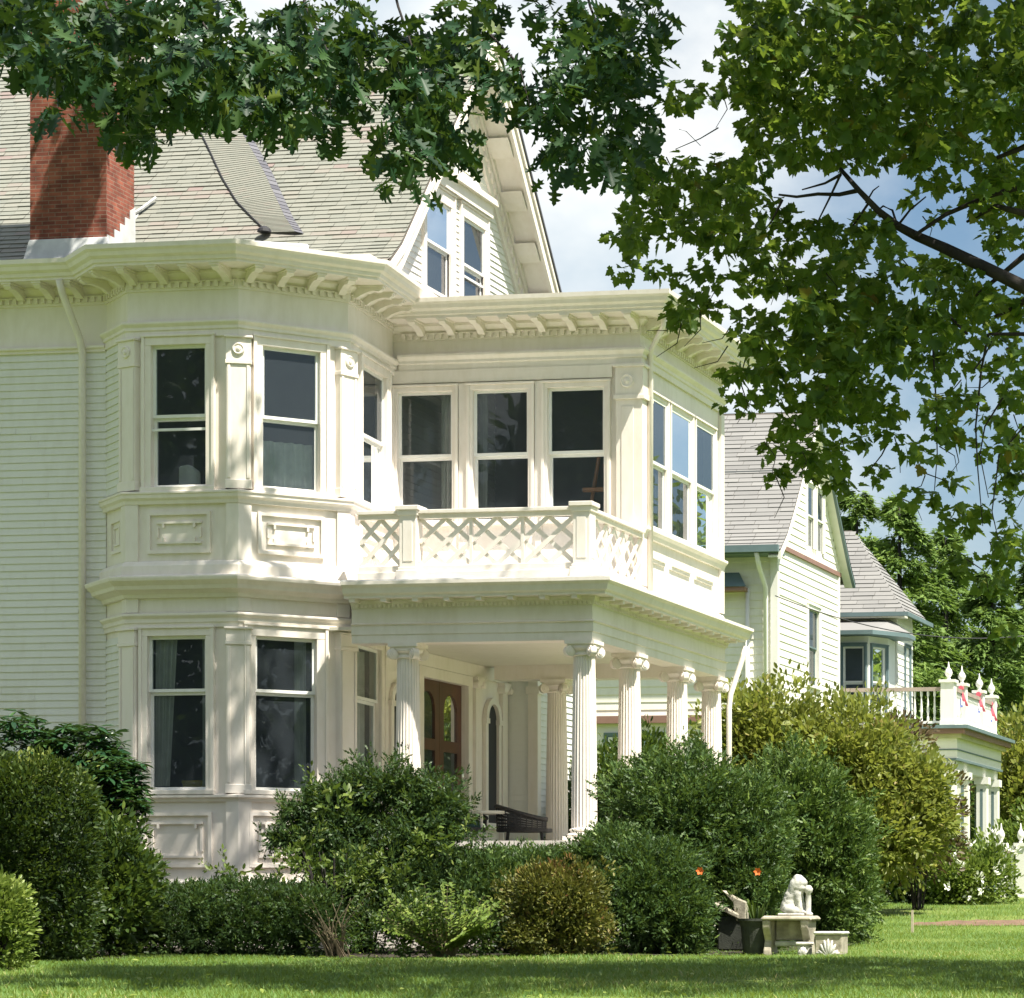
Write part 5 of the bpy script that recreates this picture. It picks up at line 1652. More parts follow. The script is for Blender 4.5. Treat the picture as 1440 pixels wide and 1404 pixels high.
def leaf_mesh(name, pos, axis, nrm, size, tmpl, mat, parent=None, var=None):
    tv = np.array(tmpl[0], dtype=np.float64); tf = tmpl[1]
    n, k = len(pos), len(tv)
    x = unit(axis); z = unit(nrm - x * np.sum(nrm * x, axis=1, keepdims=True)); y = np.cross(z, x)
    s = size[:, None, None]
    V = pos[:, None, :] + s * (tv[None, :, 0:1] * x[:, None, :] + tv[None, :, 1:2] * y[:, None, :] + tv[None, :, 2:3] * z[:, None, :])
    V = V.reshape(-1, 3)
    loops, starts = [], []
    base = np.arange(n) * k
    fl = [np.array(f) for f in tf]
    per = sum(len(f) for f in fl)
    lp = np.concatenate([base[:, None] + f[None, :] for f in fl], axis=1).reshape(-1)
    off = np.cumsum([0] + [len(f) for f in fl])[:-1]
    st = (np.arange(n)[:, None] * per + off[None, :]).reshape(-1)
    tot = np.tile([len(f) for f in fl], n)
    me = bpy.data.meshes.new(name)
    me.vertices.add(len(V)); me.vertices.foreach_set('co', V.astype(np.float32).reshape(-1))
    me.loops.add(len(lp)); me.loops.foreach_set('vertex_index', lp.astype(np.int32))
    me.polygons.add(len(st)); me.polygons.foreach_set('loop_start', st.astype(np.int32))
    try: me.polygons.foreach_set('loop_total', tot.astype(np.int32))
    except Exception: pass
    a = me.attributes.new('var', 'FLOAT', 'POINT')
    if var is None: var = np.clip(rng.normal(.5, .2, n), 0, 1)
    a.data.foreach_set('value', np.repeat(var, k).astype(np.float32))
    me.materials.append(mat)
    me.update(calc_edges=True)
    o = link(bpy.data.objects.new(name, me))
    put(o, parent)
    return o

def lobed(half, droop=.12, fold=.10):
    """leaf from one half outline (x along, y across): two folded halves"""
    n = len(half)
    mid = [(0, 0, 0), (.5, 0, .0), (1, 0, -droop)]
    v = [(x, y, fold * y * 2 - droop * x * x) for x, y in half]
    L_ = v; R_ = [(x, -y, z) for x, y, z in v]
    verts = [(0, 0, 0), (1, 0, -droop)] + L_ + R_
    f1 = [0] + [2 + i for i in range(n)] + [1]
    f2 = [1] + [2 + n + i for i in range(n - 1, -1, -1)] + [0]
    return verts, [f1[::-1], f2[::-1]]
OAK = lobed([(.12, .05), (.18, .10), (.16, .30), (.30, .23), (.36, .13), (.43, .14), (.46, .46), (.58, .32), (.60, .14), (.66, .14), (.75, .34), (.81, .22), (.81, .12), (.90, .13)], .18, .10)
_OLD = lobed([(.12, .05), (.20, .05), (.16, .26), (.30, .22), (.34, .08), (.42, .09), (.40, .40), (.54, .36), (.55, .09), (.64, .09), (.68, .30), (.78, .24), (.77, .08), (.88, .12)], .18, .10)
MAPLE = lobed([(.06, .16), (-.06, .38), (.12, .40), (.16, .58), (.34, .52), (.48, .54), (.47, .30), (.66, .32), (.70, .22), (.84, .12)], .20, .10)
_OLD2 = lobed([(.10, .10), (-.02, .34), (.14, .33), (.20, .56), (.34, .46), (.46, .50), (.42, .20), (.62, .30), (.66, .20), (.80, .10)], .20, .10)
OVAL = ([(0, 0, 0), (.3, .22, .04), (.7, .20, .02), (1, 0, -.08), (.7, -.20, .02), (.3, -.22, .04)], [[0, 1, 2, 3], [0, 3, 4, 5]])
LONG = ([(0, 0, 0), (.35, .14, .03), (.75, .13, .0), (1, 0, -.10), (.75, -.13, .0), (.35, -.14, .03)], [[0, 1, 2, 3], [0, 3, 4, 5]])
SPRIG = ([(0, 0, 0), (.45, .20, .02), (1, 0, -.05), (.45, -.20, .02)], [[0, 1, 2], [0, 2, 3]])
NEEDLE = ([(0, -.05, 0), (.25, .16, 0), (.35, .05, 0), (.6, .17, 0), (.66, .05, 0), (1, 0, -.06), (.66, -.05, 0), (.6, -.17, 0), (.35, -.05, 0), (.25, -.16, 0)], [[0, 9, 8, 2, 1], [2, 8, 7, 6, 4, 3], [4, 6, 5]])

def rand_dir(n):
    return unit(rng.normal(size=(n, 3)))

def put_sprays(centers, radii, per, size, axis_bias, up=.9, spread=1.0):
    """leaf positions, axes and normals around spray centres"""
    n = len(centers)
    c = np.repeat(centers, per, axis=0); r = np.repeat(radii, per)
    d = rand_dir(n * per)
    d[:, 2] *= .7
    pos = c + d * (r * rng.random(n * per) ** .6)[:, None]
    ax = unit(d * spread + np.array(axis_bias)[None, :] + rng.normal(size=d.shape) * .35)
    nr = unit(np.array([0, 0, up])[None, :] + rng.normal(size=d.shape) * .55)
    sz = size * rng.uniform(.65, 1.15, n * per)
    return pos, ax, nr, sz

def blob_sprays(blobs, D0, D1, dens, rpx):
    """spray centres filling a list of leafy bough areas"""
    out = []
    for b in blobs:
        px, py, rx, ry = b[:4]; w = b[4] if len(b) > 4 else 1.0
        n = max(1, int(math.pi * rx * ry / (math.pi * rpx * rpx) * dens * w))
        for _ in range(n):
            a, q = random.random() * 2 * math.pi, math.sqrt(random.random())
            x, y = px + rx * q * math.cos(a), py + ry * q * math.sin(a)
            out.append(at(x, random.uniform(D0, D1), y))
    return np.array([tuple(v) for v in out])

M['oak_leaf'] = leaf_mat('oak_leaf', [(0, (.008, .028, .014)), (.45, (.017, .054, .022)), (.8, (.042, .092, .022)), (1, (.12, .16, .03))], .18, (.10, .17, .02), .5, .3)
M['maple_leaf'] = leaf_mat('maple_leaf', [(0, (.020, .052, .014)), (.4, (.042, .095, .019)), (.75, (.085, .145, .026)), (.93, (.20, .22, .04)), (1, (.15, .08, .02))], .42, (.24, .34, .04), .5, .25)

# --- red oak overhead
oak = thing('red_oak', 'dark green pointed-leaf oak whose boughs hang across the top left of the roof', 'tree', at(-820, 27, z=-.55))
oak_blobs = [(10, 30, 60, 50, 1.3), (60, 60, 60, 45, 1.2), (110, 50, 70, 60, 1.3), (90, 130, 30, 35), (62, 108, 22, 16, .8), (180, 80, 70, 80, 1.2), (185, 165, 40, 50), (205, 210, 28, 30), (150, 150, 28, 26),
    (230, 120, 50, 55), (280, 70, 90, 75, 1.2), (250, 160, 30, 18), (320, 120, 60, 50), (345, 150, 40, 25), (390, 140, 42, 45), (385, 175, 20, 12), (440, 70, 70, 70, 1.2), (420, 150, 36, 22), (475, 175, 22, 28), (470, 140, 30, 30), (520, 90, 50, 60),
    (560, 130, 50, 50), (590, 185, 48, 46), (560, 225, 32, 24), (575, 248, 14, 14), (625, 160, 40, 45), (640, 205, 28, 24), (600, 90, 60, 45), (480, 12, 30, 16), (640, 40, 60, 45), (670, 95, 40, 45), (700, 128, 22, 16, .8),
    (690, 20, 16, 14, .5), (742, 150, 38, 20), (738, 108, 20, 20, .8), (780, 40, 28, 36), (830, 50, 52, 56), (890, 50, 46, 52), (790, 110, 40, 40), (760, 165, 26, 20), (850, 120, 50, 50), (885, 165, 36, 40), (830, 200, 42, 36), (795, 215, 26, 30), (780, 240, 12, 14), (875, 220, 30, 22), (912, 120, 14, 30, .6), (400, 8, 120, 10), (150, 8, 150, 14, 1.2)]
cen = blob_sprays(oak_blobs, 20.5, 23.5, 1.85, 20)
# boughs above the picture: they throw the dappled shade over the bay, the left wall and the lawn
def toward_sun(p, z):
    t = (z - p[2]) / SUN.z
    return (p[0] + SUN.x * t, p[1] + SUN.y * t, z)
shade = []
def shade_patch(p, n, sx, sy, sz, z0=11.8, z1=15.5):
    for _ in range(n):
        q = (p[0] + random.gauss(0, sx), p[1] + random.gauss(0, sy), p[2] + random.gauss(0, sz))
        z = random.uniform(z0, z1)
        s = toward_sun(q, z)
        D = -s[0] * SA + s[1] * CA
        if z < .335 * D + .4:
            z = .335 * D + random.uniform(.4, 2.5); s = toward_sun(q, z)
        shade.append(s)
for x in np.arange(-26.5, -19.3, .55):
    for z in np.arange(-.2, 8.4, .6):
        shade_patch((x, 36.4, z), 4, .3, .05, .3)
for x in np.arange(-24.5, -19.4, .4):
    for z in np.arange(.6, 5.0, .4):
        shade_patch((x, 36.4, z), 2, .25, .05, .25)
for k in range(9):                                   # a bough shadow slanting down the chimney
    shade_patch((-19.45 - .06 * k, 36.32, 10.9 - .19 * k), 5, .07, .02, .10)
for (u, z, n, s) in ((.25, 5.2, 3, .15), (.5, 3.0, 3, .25), (1.0, 3.6, 5, .3), (1.0, 2.6, 6, .3), (.6, 2.0, 5, .3), (1.3, 1.8, 5, .3), (1.3, 3.0, 5, .25), (.8, 1.0, 6, .3), (.3, .5, 3, .2), (1.5, 1.0, 5, .2), (1.1, 4.9, 3, .2), (1.5, 5.2, 4, .2)):
    x, y, _ = F_A.pt(u, 0, z); shade_patch((x, y, z), n, s, .05, s)
for (u, z, n, s) in ((.15, 6.2, 3, .12), (.2, 4.9, 3, .15), (.8, 4.7, 2, .12), (.3, 2.8, 6, .25), (.3, 1.6, 5, .3), (1.0, 1.3, 5, .3), (.1, 3.6, 4, .2), (.9, 2.2, 3, .25), (.5, 1.0, 5, .3), (1.2, 2.9, 1, .1)):
    x, y, _ = F_B.pt(u, 0, z); shade_patch((x, y, z), n, s, s, s)
for (x, z, n) in ((-15.2, 4.5, 3), (-14.6, 4.5, 4), (-13.9, 4.6, 3), (-13.2, 4.5, 2)):
    shade_patch((x, 36.2, z), n, .2, .1, .1)
for _ in range(2300):                                # a belt of shade across the front lawn
    px = random.uniform(-80, 1520); w = .5 + .5 * math.sin(px * .011 + 1) * math.sin(px * .027)
    D_ = random.uniform(20.6 + 2.5 * w, 30.5 + 1.2 * w) if px > 420 else random.uniform(24.8, 29.2 - w)
    if px < 100: continue
    p = at(px, D_, z=-.55); shade_patch((p.x, p.y, -.55), 1, .15, .2, .03, 9.6, 13.5)
for px in range(180, 500, 30):                      # shade on the front of the shrubs
    p = at(px, 32.2, z=.2); shade_patch((p.x, p.y, random.uniform(-.2, .6)), 3, .4, .5, .4, 11, 14.5)
n0 = len(shade)
while len(shade) < n0 + 1900:                        # unseen leaf mass added to the crown, screening sky from the front garden
    x, y, z = random.uniform(-20, -3.5), random.uniform(3, 24), random.uniform(10.5, 17)
    D = -x * SA + y * CA
    if z < .335 * D + .6: continue
    t = (z + .6) / SUN.z; gx, gy = x - SUN.x * t, y - SUN.y * t
    Dg = -gx * SA + gy * CA; pg = CX + FPX * (gx * CA + gy * SA) / max(Dg, 1)
    if 18.5 < Dg < 26 and -100 < pg < 430: continue
    if Dg > 30 or (Dg > 24 and pg < 80): continue
    shade.append((x, y, z))
shade = np.array(shade)
allc = np.concatenate([cen, shade])
p_, a_, n_, s_ = put_sprays(allc, np.concatenate([np.full(len(cen), .15), np.full(len(shade), .21)]), 9, .19, (0, 0, -.6))
leaf_mesh('crown', p_, a_, n_, s_, OAK, M['oak_leaf'], oak)
tb0 = oak.location
mb = MB()
mb.tube([(tb0.x, tb0.y, -.8), (tb0.x + .05, tb0.y, .4), (tb0.x + .1, tb0.y + .1, 4), (tb0.x + .3, tb0.y + .1, 8), (tb0.x + .8, tb0.y + .3, 13), (tb0.x + 1.2, tb0.y + .2, 17)], [.62, .48, .42, .36, .22, .08], 14)
mb.build('trunk', M['bark'], oak, smooth=True)
mb = MB()
def limb(pts, r0, r1, seg=8):
    n = len(pts); mb.tube(pts, [r0 + (r1 - r0) * i / (n - 1) for i in range(n)], seg)
st0 = (tb0.x + .25, tb0.y + .1, 7.2)
limb([st0, tuple(at(-300, 25, z=9.2)), tuple(at(150, 23.5, z=9.0)), tuple(at(520, 22.5, z=8.4)), tuple(at(800, 22, z=7.6))], .22, .05)
for (x0, y0, x1, y1) in ((150, -10, 195, 180), (560, -10, 588, 180), (430, -10, 465, 150), (830, -10, 868, 190), (270, -10, 300, 110), (690, 30, 745, 150), (60, -10, 85, 110)):
    limb([tuple(at(x0 - 20, 22.6, y0 - 60)), tuple(at(x0, 22.2, y0 + 20)), tuple(at((x0 + x1) / 2 + 12, 22, (y0 + y1) / 2)), tuple(at(x1, 21.8, y1))], .014, .004, 5)
st1 = (tb0.x + .6, tb0.y + .2, 11)
limb([st1, (-19, 31, 12.5), (-15, 33.5, 13.2), (-12, 34, 13.5)], .22, .05)
limb([st1, (-15, 26, 10.8), (-9, 25, 11.2), (-2, 25, 11)], .20, .05)
limb([(-19, 31, 12.5), (-19, 34, 14), (-18, 36, 15)], .1, .03)
mb.build('limbs', M['bark'], oak, smooth=True)

# --- maple at the right
mp_base = at(1810, 25, z=-.56)
maple = thing('maple_tree', 'broad olive green maple whose leafy boughs fill the upper right sky', 'tree', mp_base)
maple_blobs = [(1062, 28, 42, 42, 1.2), (1070, 90, 56, 56, 1.2), (1150, 60, 90, 80, 1.3), (1250, 60, 100, 80, 1.3), (1360, 60, 90, 80, 1.3), (1430, 120, 50, 100, 1.2), (1070, 165, 60, 50, 1.2), (1170, 180, 80, 50, 1.3), (1280, 170, 80, 60, 1.3), (1370, 170, 45, 55, 1.1), (1250, 215, 50, 22), (1330, 215, 40, 22),
    (960, 105, 16, 26, .7), (985, 140, 24, 18, .8), (945, 150, 14, 10, .5), (1012, 110, 16, 22, .8), (1085, 225, 40, 15),
    (905, 255, 26, 30), (885, 310, 22, 44), (930, 300, 34, 40), (905, 350, 20, 22), (960, 240, 24, 22), (985, 270, 42, 30), (1030, 245, 40, 28), (1050, 285, 46, 34), (1000, 310, 40, 26), (1035, 340, 36, 26), (900, 375, 26, 12), (1065, 330, 26, 26, .8),
    (1130, 330, 40, 24), (1150, 365, 56, 34), (1090, 375, 40, 26, .85), (1220, 350, 46, 36), (1050, 395, 40, 16, .7), (985, 385, 20, 16, .7), (960, 415, 26, 22), (980, 440, 24, 20), (950, 470, 12, 22), (970, 460, 16, 14), (1005, 410, 18, 24, .7), (1030, 385, 20, 20, .6),
    (1110, 430, 50, 34), (1170, 425, 60, 42), (1250, 420, 70, 46), (1330, 420, 60, 50), (1400, 300, 50, 44), (1320, 290, 34, 18, .6), (1360, 250, 60, 24), (1400, 250, 50, 24), (1265, 350, 20, 16, .6), (1330, 385, 40, 14, .7), (1400, 430, 46, 46), (1425, 345, 20, 18, .6),
    (1040, 470, 36, 22, .8), (1080, 490, 56, 32), (1030, 530, 24, 20, .9), (1060, 550, 40, 22), (1150, 500, 60, 40), (1215, 500, 56, 46), (1290, 490, 60, 40), (1350, 500, 46, 36, .8), (1420, 520, 30, 40, .8), (1130, 565, 60, 30), (1190, 560, 46, 34), (1240, 570, 46, 30, .8), (1110, 620, 36, 26), (1095, 655, 18, 16), (1085, 670, 10, 8), (1150, 630, 36, 30), (1170, 670, 26, 22), (1200, 690, 14, 16), (1140, 672, 14, 10),
    (1250, 620, 46, 14, .7), (1310, 590, 46, 26, .8), (1370, 580, 40, 30, .7), (1430, 590, 24, 46, .9), (1320, 620, 24, 16, .7), (1290, 695, 36, 12, .8), (1330, 730, 30, 16, .8), (1300, 660, 10, 20, .6), (1380, 640, 20, 16, .5), (1400, 740, 40, 30, .7), (1430, 680, 20, 60, .8), (1360, 790, 30, 18, .7), (1420, 800, 30, 40, .8), (1380, 830, 18, 14, .6), (1430, 880, 14, 24, .6), (1240, 660, 14, 10, .5), (1350, 690, 24, 12, .6)]
cen = blob_sprays(maple_blobs, 22.6, 26.4, 2.2, 18)
ex_ = []
for _ in range(520):                                # the rest of the crown, out of the frame
    a = rand_dir(1)[0]
    q = np.array([mp_base.x, mp_base.y, 8.2]) + a * np.array([4.4, 3.8, 4.2]) * random.random() ** .4
    D = -q[0] * SA + q[1] * CA; L_ = q[0] * CA + q[1] * SA
    px = CX + FPX * L_ / D; py = CY - FPX * q[2] / D
    if px < 1470 and py > -20: continue
    ex_.append(q)
allc = np.concatenate([cen, np.array(ex_)])
p_, a_, n_, s_ = put_sprays(allc, np.full(len(allc), .125), 14, .108, (0, 0, -.35))
leaf_mesh('crown', p_, a_, n_, s_, MAPLE, M['maple_leaf'], maple)
mb = MB()
mb.tube([(mp_base.x, mp_base.y, -.8), (mp_base.x, mp_base.y, .3), (mp_base.x - .1, mp_base.y - .2, 2.4), (mp_base.x - .15, mp_base.y - .4, 4.4), (mp_base.x + .2, mp_base.y + .2, 8), (mp_base.x, mp_base.y, 11.5)], [.4, .30, .26, .22, .14, .04], 14)
mb.build('trunk', M['bark'], maple, smooth=True)
mb = MB()
Dm = 23.6
def px_limb(pts, w0, w1, seg=7, D=Dm):
    q = [tuple(at(x, D + .25 * math.sin(i * 1.3), y)) for i, (x, y) in enumerate(pts)]
    n = len(q)
    mb.tube(q, [(w0 + (w1 - w0) * i / (n - 1)) * D / FPX / 2 for i in range(n)], seg)
trunk_pt = (1790, 600)
px_limb([trunk_pt, (1640, 510), (1540, 450), (1440, 404), (1392, 380), (1330, 350), (1290, 333), (1262, 318), (1235, 297), (1208, 268), (1182, 238)], 26, 6)
px_limb([(1208, 268), (1180, 274), (1150, 273), (1120, 277), (1095, 274)], 7, 3)
px_limb([(1182, 246), (1160, 258), (1128, 267)], 5, 2)
px_limb([(1182, 246), (1166, 280), (1150, 312)], 4, 2)
px_limb([(1222, 285), (1205, 310), (1180, 345)], 4, 2)
px_limb([(1100, 282), (1085, 312), (1065, 335)], 4, 1.5)
px_limb([(1218, 285), (1228, 268), (1236, 262)], 3, 1.5)
px_limb([(1262, 318), (1255, 296), (1242, 290), (1233, 297)], 4, 2)
px_limb([(1262, 318), (1280, 295), (1302, 277)], 4, 2)
px_limb([(1285, 332), (1330, 302), (1390, 276), (1440, 262)], 5, 9)
px_limb([trunk_pt, (1600, 420), (1500, 350), (1440, 300), (1400, 290), (1360, 312)], 20, 4)
px_limb([trunk_pt, (1640, 350), (1520, 230), (1440, 207), (1402, 222)], 18, 6)
px_limb([(1440, 360), (1410, 385), (1372, 416)], 9, 5)
px_limb([(1460, 412), (1430, 430), (1400, 445)], 12, 5)
px_limb([trunk_pt, (1600, 560), (1500, 520), (1440, 470), (1390, 470)], 14, 4)
px_limb([(1390, 470), (1380, 520), (1372, 600), (1375, 660), (1382, 740)], 4, 1.2)
px_limb([(1312, 490), (1316, 560), (1318, 640), (1314, 690)], 3, 1.2)
px_limb([(1255, 610), (1240, 640), (1215, 672)], 3, 1.2)
px_limb([(1258, 615), (1265, 640), (1266, 665)], 2, 1)
px_limb([(1410, 560), (1385, 600), (1378, 640), (1390, 700)], 3, 1.2)
px_limb([(1440, 600), (1405, 640), (1395, 720), (1404, 760)], 3, 1.2)
px_limb([(1370, 520), (1385, 500), (1395, 480)], 3, 2)
px_limb([(1360, 470), (1330, 440), (1300, 430)], 4, 2)
px_limb([(950, 210), (985, 195), (1010, 180)], 1.2, 2)
px_limb([(985, 205), (965, 185), (955, 182)], 1, 1)
px_limb([(1000, 320), (1010, 345), (985, 365)], 2, 1)
for _ in range(70):                                  # fine twigs
    b = random.choice(maple_blobs[12:])
    x, y = b[0] + random.uniform(-1, 1) * b[2], b[1] + random.uniform(-1, 1) * b[3]
    a = random.uniform(.4, 2.7)
    l = random.uniform(25, 60)
    px_limb([(x, y), (x + l * .5 * math.cos(a) + 4, y + l * .5 * math.sin(a)), (x + l * math.cos(a + .3), y + l * math.sin(a + .3))], 2.0, .8, 5, random.uniform(23, 26))
mb.build('limbs', M['bark'], maple, smooth=True)

# ------------------------------------------------------------------ SHRUBS
def ell(px, py, D, rx, ry, rd=None):
    """ellipsoid from its apparent size, standing at depth D: centre, radii (across, along the line of sight, up), line of sight"""
    c = at(px, D, py); k = D / FPX
    f = ray(px).normalized()
    return (np.array(c), np.array([rx * k, (rd if rd else (rx + ry) * .5 * k), ry * k]), np.array([f.x, f.y]))

def foliage(name, parts, n, size, tmpl, mat, parent, power=2.0, lump=.16, updir=.5, outdir=1.0, jitter=.5, clump=None, shoot=0.0, floor=True, var_mu=.5, var_sd=.16, top_gain=0.0, shell=(.70, 1.0), cvar=.14, fill=.14):
    """leaves gathered in clumps (or along shoots) over lumpy ellipsoids, with a thinner filling inside"""
    vols = np.array([p[1][0] * p[1][2] + p[1][0] * p[1][1] for p in parts]); cnt = (n * vols / vols.sum()).astype(int)
    P_, A_, N_, S_, V_ = [], [], [], [], []
    rc0 = clump or size * 2.6
    per = 16 if shoot else max(12, int(9 * (rc0 / size) ** 2 * .55))
    for (c, r, f), m in zip(parts, cnt):
        fr = np.array([[f[1], -f[0], 0], [f[0], f[1], 0], [0, 0, 1.0]])       # rows: across, along, up
        K = max(6, int(m * (1 - fill) / per))
        d = rand_dir(K)
        gc = ground_z(c[1]); low = d[:, 2] < 0
        skirt = floor and c[2] - r[2] < gc + .45
        pw = np.where(low, max(power, 5.0) if skirt else power, power)
        q = (np.abs(d) ** pw[:, None]).sum(1) ** (1 / pw)
        dd = d / q[:, None]
        if skirt:                       # the lower half hangs straight down to the ground
            dd[low, 2] *= (c[2] - gc) / r[2]
        w = np.zeros(K)
        for _ in range(4):
            kk = rng.normal(size=3) * rng.uniform(2, 6); w += np.sin(d @ kk + rng.random() * 6.28)
        rad = rng.uniform(*shell, K) * (1 + lump * (.62 if power == 2.0 else .45) * w)
        stray = rng.random(K) < (.12 if power == 2.0 else .03); rad[stray] *= rng.uniform(1.05, 1.25, stray.sum())
        cc = c + (dd * r * rad[:, None]) @ fr
        out = unit((d / np.maximum(r, .05)) @ fr)
        per_k = np.full(K, per)
        idx = np.repeat(np.arange(K), per)
        rk = rc0 * rng.uniform(.6, 1.35, K)
        M_ = len(idx)
        e = rand_dir(M_)
        if shoot:
            sd = unit(out * outdir + np.array([0, 0, updir]) + rng.normal(size=out.shape) * jitter)
            t = rng.random(M_)
            sl = shoot * rng.uniform(.6, 1.4, K)
            pos = cc[idx] + sd[idx] * ((t - .35) * sl[idx])[:, None] + e * (size * .35)
            ax = unit(sd[idx] * .9 + e * .75)
            nr = unit(np.cross(ax, rand_dir(M_)) + np.array([0, 0, .4]))
        else:
            e = unit(e + out[idx] * .7 + np.array([0, 0, .25]))
            pos = cc[idx] + e * (rk[idx] * rng.uniform(.5, 1.05, M_))[:, None]
            ax = unit(e * outdir + out[idx] * .5 + np.array([0, 0, updir]) + rng.normal(size=e.shape) * jitter)
            nr = unit(e * .5 + np.array([0, 0, .7]) + rng.normal(size=e.shape) * .5)
        v = np.clip(rng.normal(var_mu, var_sd, M_) + rng.normal(0, cvar, K)[idx] + top_gain * np.clip(d[idx, 2], 0, 1) ** 3, 0, 1)  # upper leaves coloured paler, a sunlit top put into the leaf tone
        sz = size * rng.uniform(.6, 1.25, M_)
        mi = int(m * fill)
        di = rand_dir(mi); qi = (np.abs(di) ** power).sum(1) ** (1 / power)
        P_ += [pos, c + (di / qi[:, None] * r * rng.uniform(.4, .82, mi)[:, None]) @ fr]
        A_ += [ax, rand_dir(mi)]; N_ += [nr, rand_dir(mi)]; S_ += [sz, size * rng.uniform(1.2, 2.2, mi)]; V_ += [v, np.clip(rng.normal(var_mu, var_sd, mi), 0, 1)]
    pos = np.concatenate(P_); ax = np.concatenate(A_); nr = np.concatenate(N_); sz = np.concatenate(S_); v = np.concatenate(V_)
    if floor:
        gz = np.array([ground_z(y) for y in pos[:, 1]])
        keep = pos[:, 2] > gz + .02
        pos, ax, nr, sz, v = pos[keep], ax[keep], nr[keep], sz[keep], v[keep]
    return leaf_mesh(name, pos, ax, nr, sz, tmpl, mat, parent, v)

def stems(parent, cx, cy, base, top, n, spread, r=.02, mat='bark'):
    mb = MB()
    for _ in range(n):
        a = random.random() * 6.28; q = random.random() * spread
        x, y = cx + .25 * q * math.cos(a), cy + .25 * q * math.sin(a)
        mb.tube([(x, y, base - .05), (x + .4 * q * math.cos(a), y + .4 * q * math.sin(a), base + (top - base) * .5), (x + q * math.cos(a), y + q * math.sin(a), top)], [r, r * .7, r * .3], 5)
    return mb.build('stem', M[mat], parent)

M['yew'] = leaf_mat('yew_needles', [(0, (.022, .048, .016)), (.5, (.056, .106, .027)), (.85, (.115, .18, .040)), (1, (.18, .25, .055))], .2, (.15, .23, .035), .5, .3)
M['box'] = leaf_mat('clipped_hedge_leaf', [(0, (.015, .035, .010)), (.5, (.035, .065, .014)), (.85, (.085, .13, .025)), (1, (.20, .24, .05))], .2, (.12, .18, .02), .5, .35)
M['rhodo'] = leaf_mat('rhododendron_leaf', [(0, (.012, .04, .018)), (.5, (.025, .075, .028)), (.9, (.06, .12, .035)), (1, (.10, .05, .03))], .12, (.08, .15, .02), .28, .6)
M['loose'] = leaf_mat('loose_shrub_leaf', [(0, (.02, .045, .012)), (.5, (.05, .09, .018)), (.9, (.12, .17, .03)), (1, (.20, .24, .06))], .25, (.16, .24, .03), .45, .35)
M['lime'] = leaf_mat('lime_leaf', [(0, (.05, .09, .015)), (.5, (.12, .18, .03)), (1, (.26, .32, .07))], .3, (.25, .34, .05), .45, .35)
M['bronze'] = leaf_mat('bronze_leaf', [(0, (.03, .04, .012)), (.5, (.115, .13, .028)), (.85, (.20, .185, .04)), (1, (.18, .09, .035))], .22, (.18, .18, .03), .5, .3)
M['viburnum'] = leaf_mat('olive_shrub_leaf', [(0, (.06, .09, .018)), (.4, (.15, .185, .038)), (.8, (.25, .27, .06)), (1, (.30, .24, .07))], .34, (.34, .38, .06), .45, .35)
M['reddish'] = leaf_mat('reddish_leaf', [(0, (.05, .035, .025)), (.6, (.10, .075, .04)), (1, (.14, .13, .04))], .2, (.2, .14, .05), .5, .3)
M['conifer'] = leaf_mat('conifer_spray', [(0, (.06, .11, .03)), (.5, (.15, .24, .06)), (1, (.26, .35, .09))], .32, (.22, .33, .06), .6, .25)

SHRUB_N = 1.25
def shrub(name, label, parts, n, size, tmpl, matn, group=None, stem=True, **kw):
    c = np.mean([p[0] for p in parts], axis=0); w = max(p[1][0] for p in parts)
    gz = ground_z(c[1])
    t = thing(name, label, 'shrub' if 'hedge' not in name else 'hedge', (c[0], c[1], gz), group)
    foliage('foliage', parts, int(n * SHRUB_N), size, tmpl, M[matn], t, **kw)
    if stem:
        stems(t, c[0], c[1], gz, max(gz + .3, c[2]), 9, w * .7, .022)
    return t

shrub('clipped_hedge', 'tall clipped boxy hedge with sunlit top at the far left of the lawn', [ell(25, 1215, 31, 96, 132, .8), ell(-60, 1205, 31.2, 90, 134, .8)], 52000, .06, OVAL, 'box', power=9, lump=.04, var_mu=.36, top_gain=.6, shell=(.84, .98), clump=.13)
rh = thing('rhododendron', 'dark rhododendron with whorled glossy leaves against the left clapboard wall', 'shrub', at(70, 34.2, z=-.5))
rp_ = [ell(30, 1085, 34, 60, 82), ell(105, 1085, 34.2, 70, 68), ell(165, 1110, 34.0, 36, 56), ell(60, 1150, 34.2, 110, 90), ell(180, 1090, 33.6, 22, 26), ell(150, 1115, 33.6, 48, 52), ell(115, 1055, 34.0, 56, 36), ell(175, 1140, 33.4, 28, 34)]
cs = []
for c, r, f in rp_:
    m = int(75 * r[0] * r[2] / .16)
    d = rand_dir(m); cs.append(c + (d * r * rng.uniform(.7, 1.08, m)[:, None]) @ np.array([[f[1], -f[0], 0], [f[0], f[1], 0], [0, 0, 1.0]]))
cs = np.concatenate(cs)
k = 9
ang = rng.random(len(cs))[:, None] * 6.28 + np.arange(k)[None, :] * 6.28 / k
ax = np.stack([np.cos(ang), np.sin(ang), rng.uniform(-.55, .35, ang.shape)], axis=2).reshape(-1, 3)
leaf_mesh('foliage', np.repeat(cs, k, axis=0), ax, unit(np.array([0, 0, 1.0]) + rng.normal(size=ax.shape) * .2), rng.uniform(.12, .20, len(ax)), LONG, M['rhodo'], rh)
stems(rh, rh.location.x, rh.location.y, -.5, 1.2, 14, .9, .03)
shrub('leafy_shrub', 'loose broad-leaved shrub squeezed between the clipped hedge and the bay', [ell(160, 1235, 32.6, 40, 74), ell(150, 1290, 32.4, 46, 48), ell(185, 1220, 33, 22, 45)], 7000, .085, OVAL, 'loose', lump=.25, var_mu=.4)
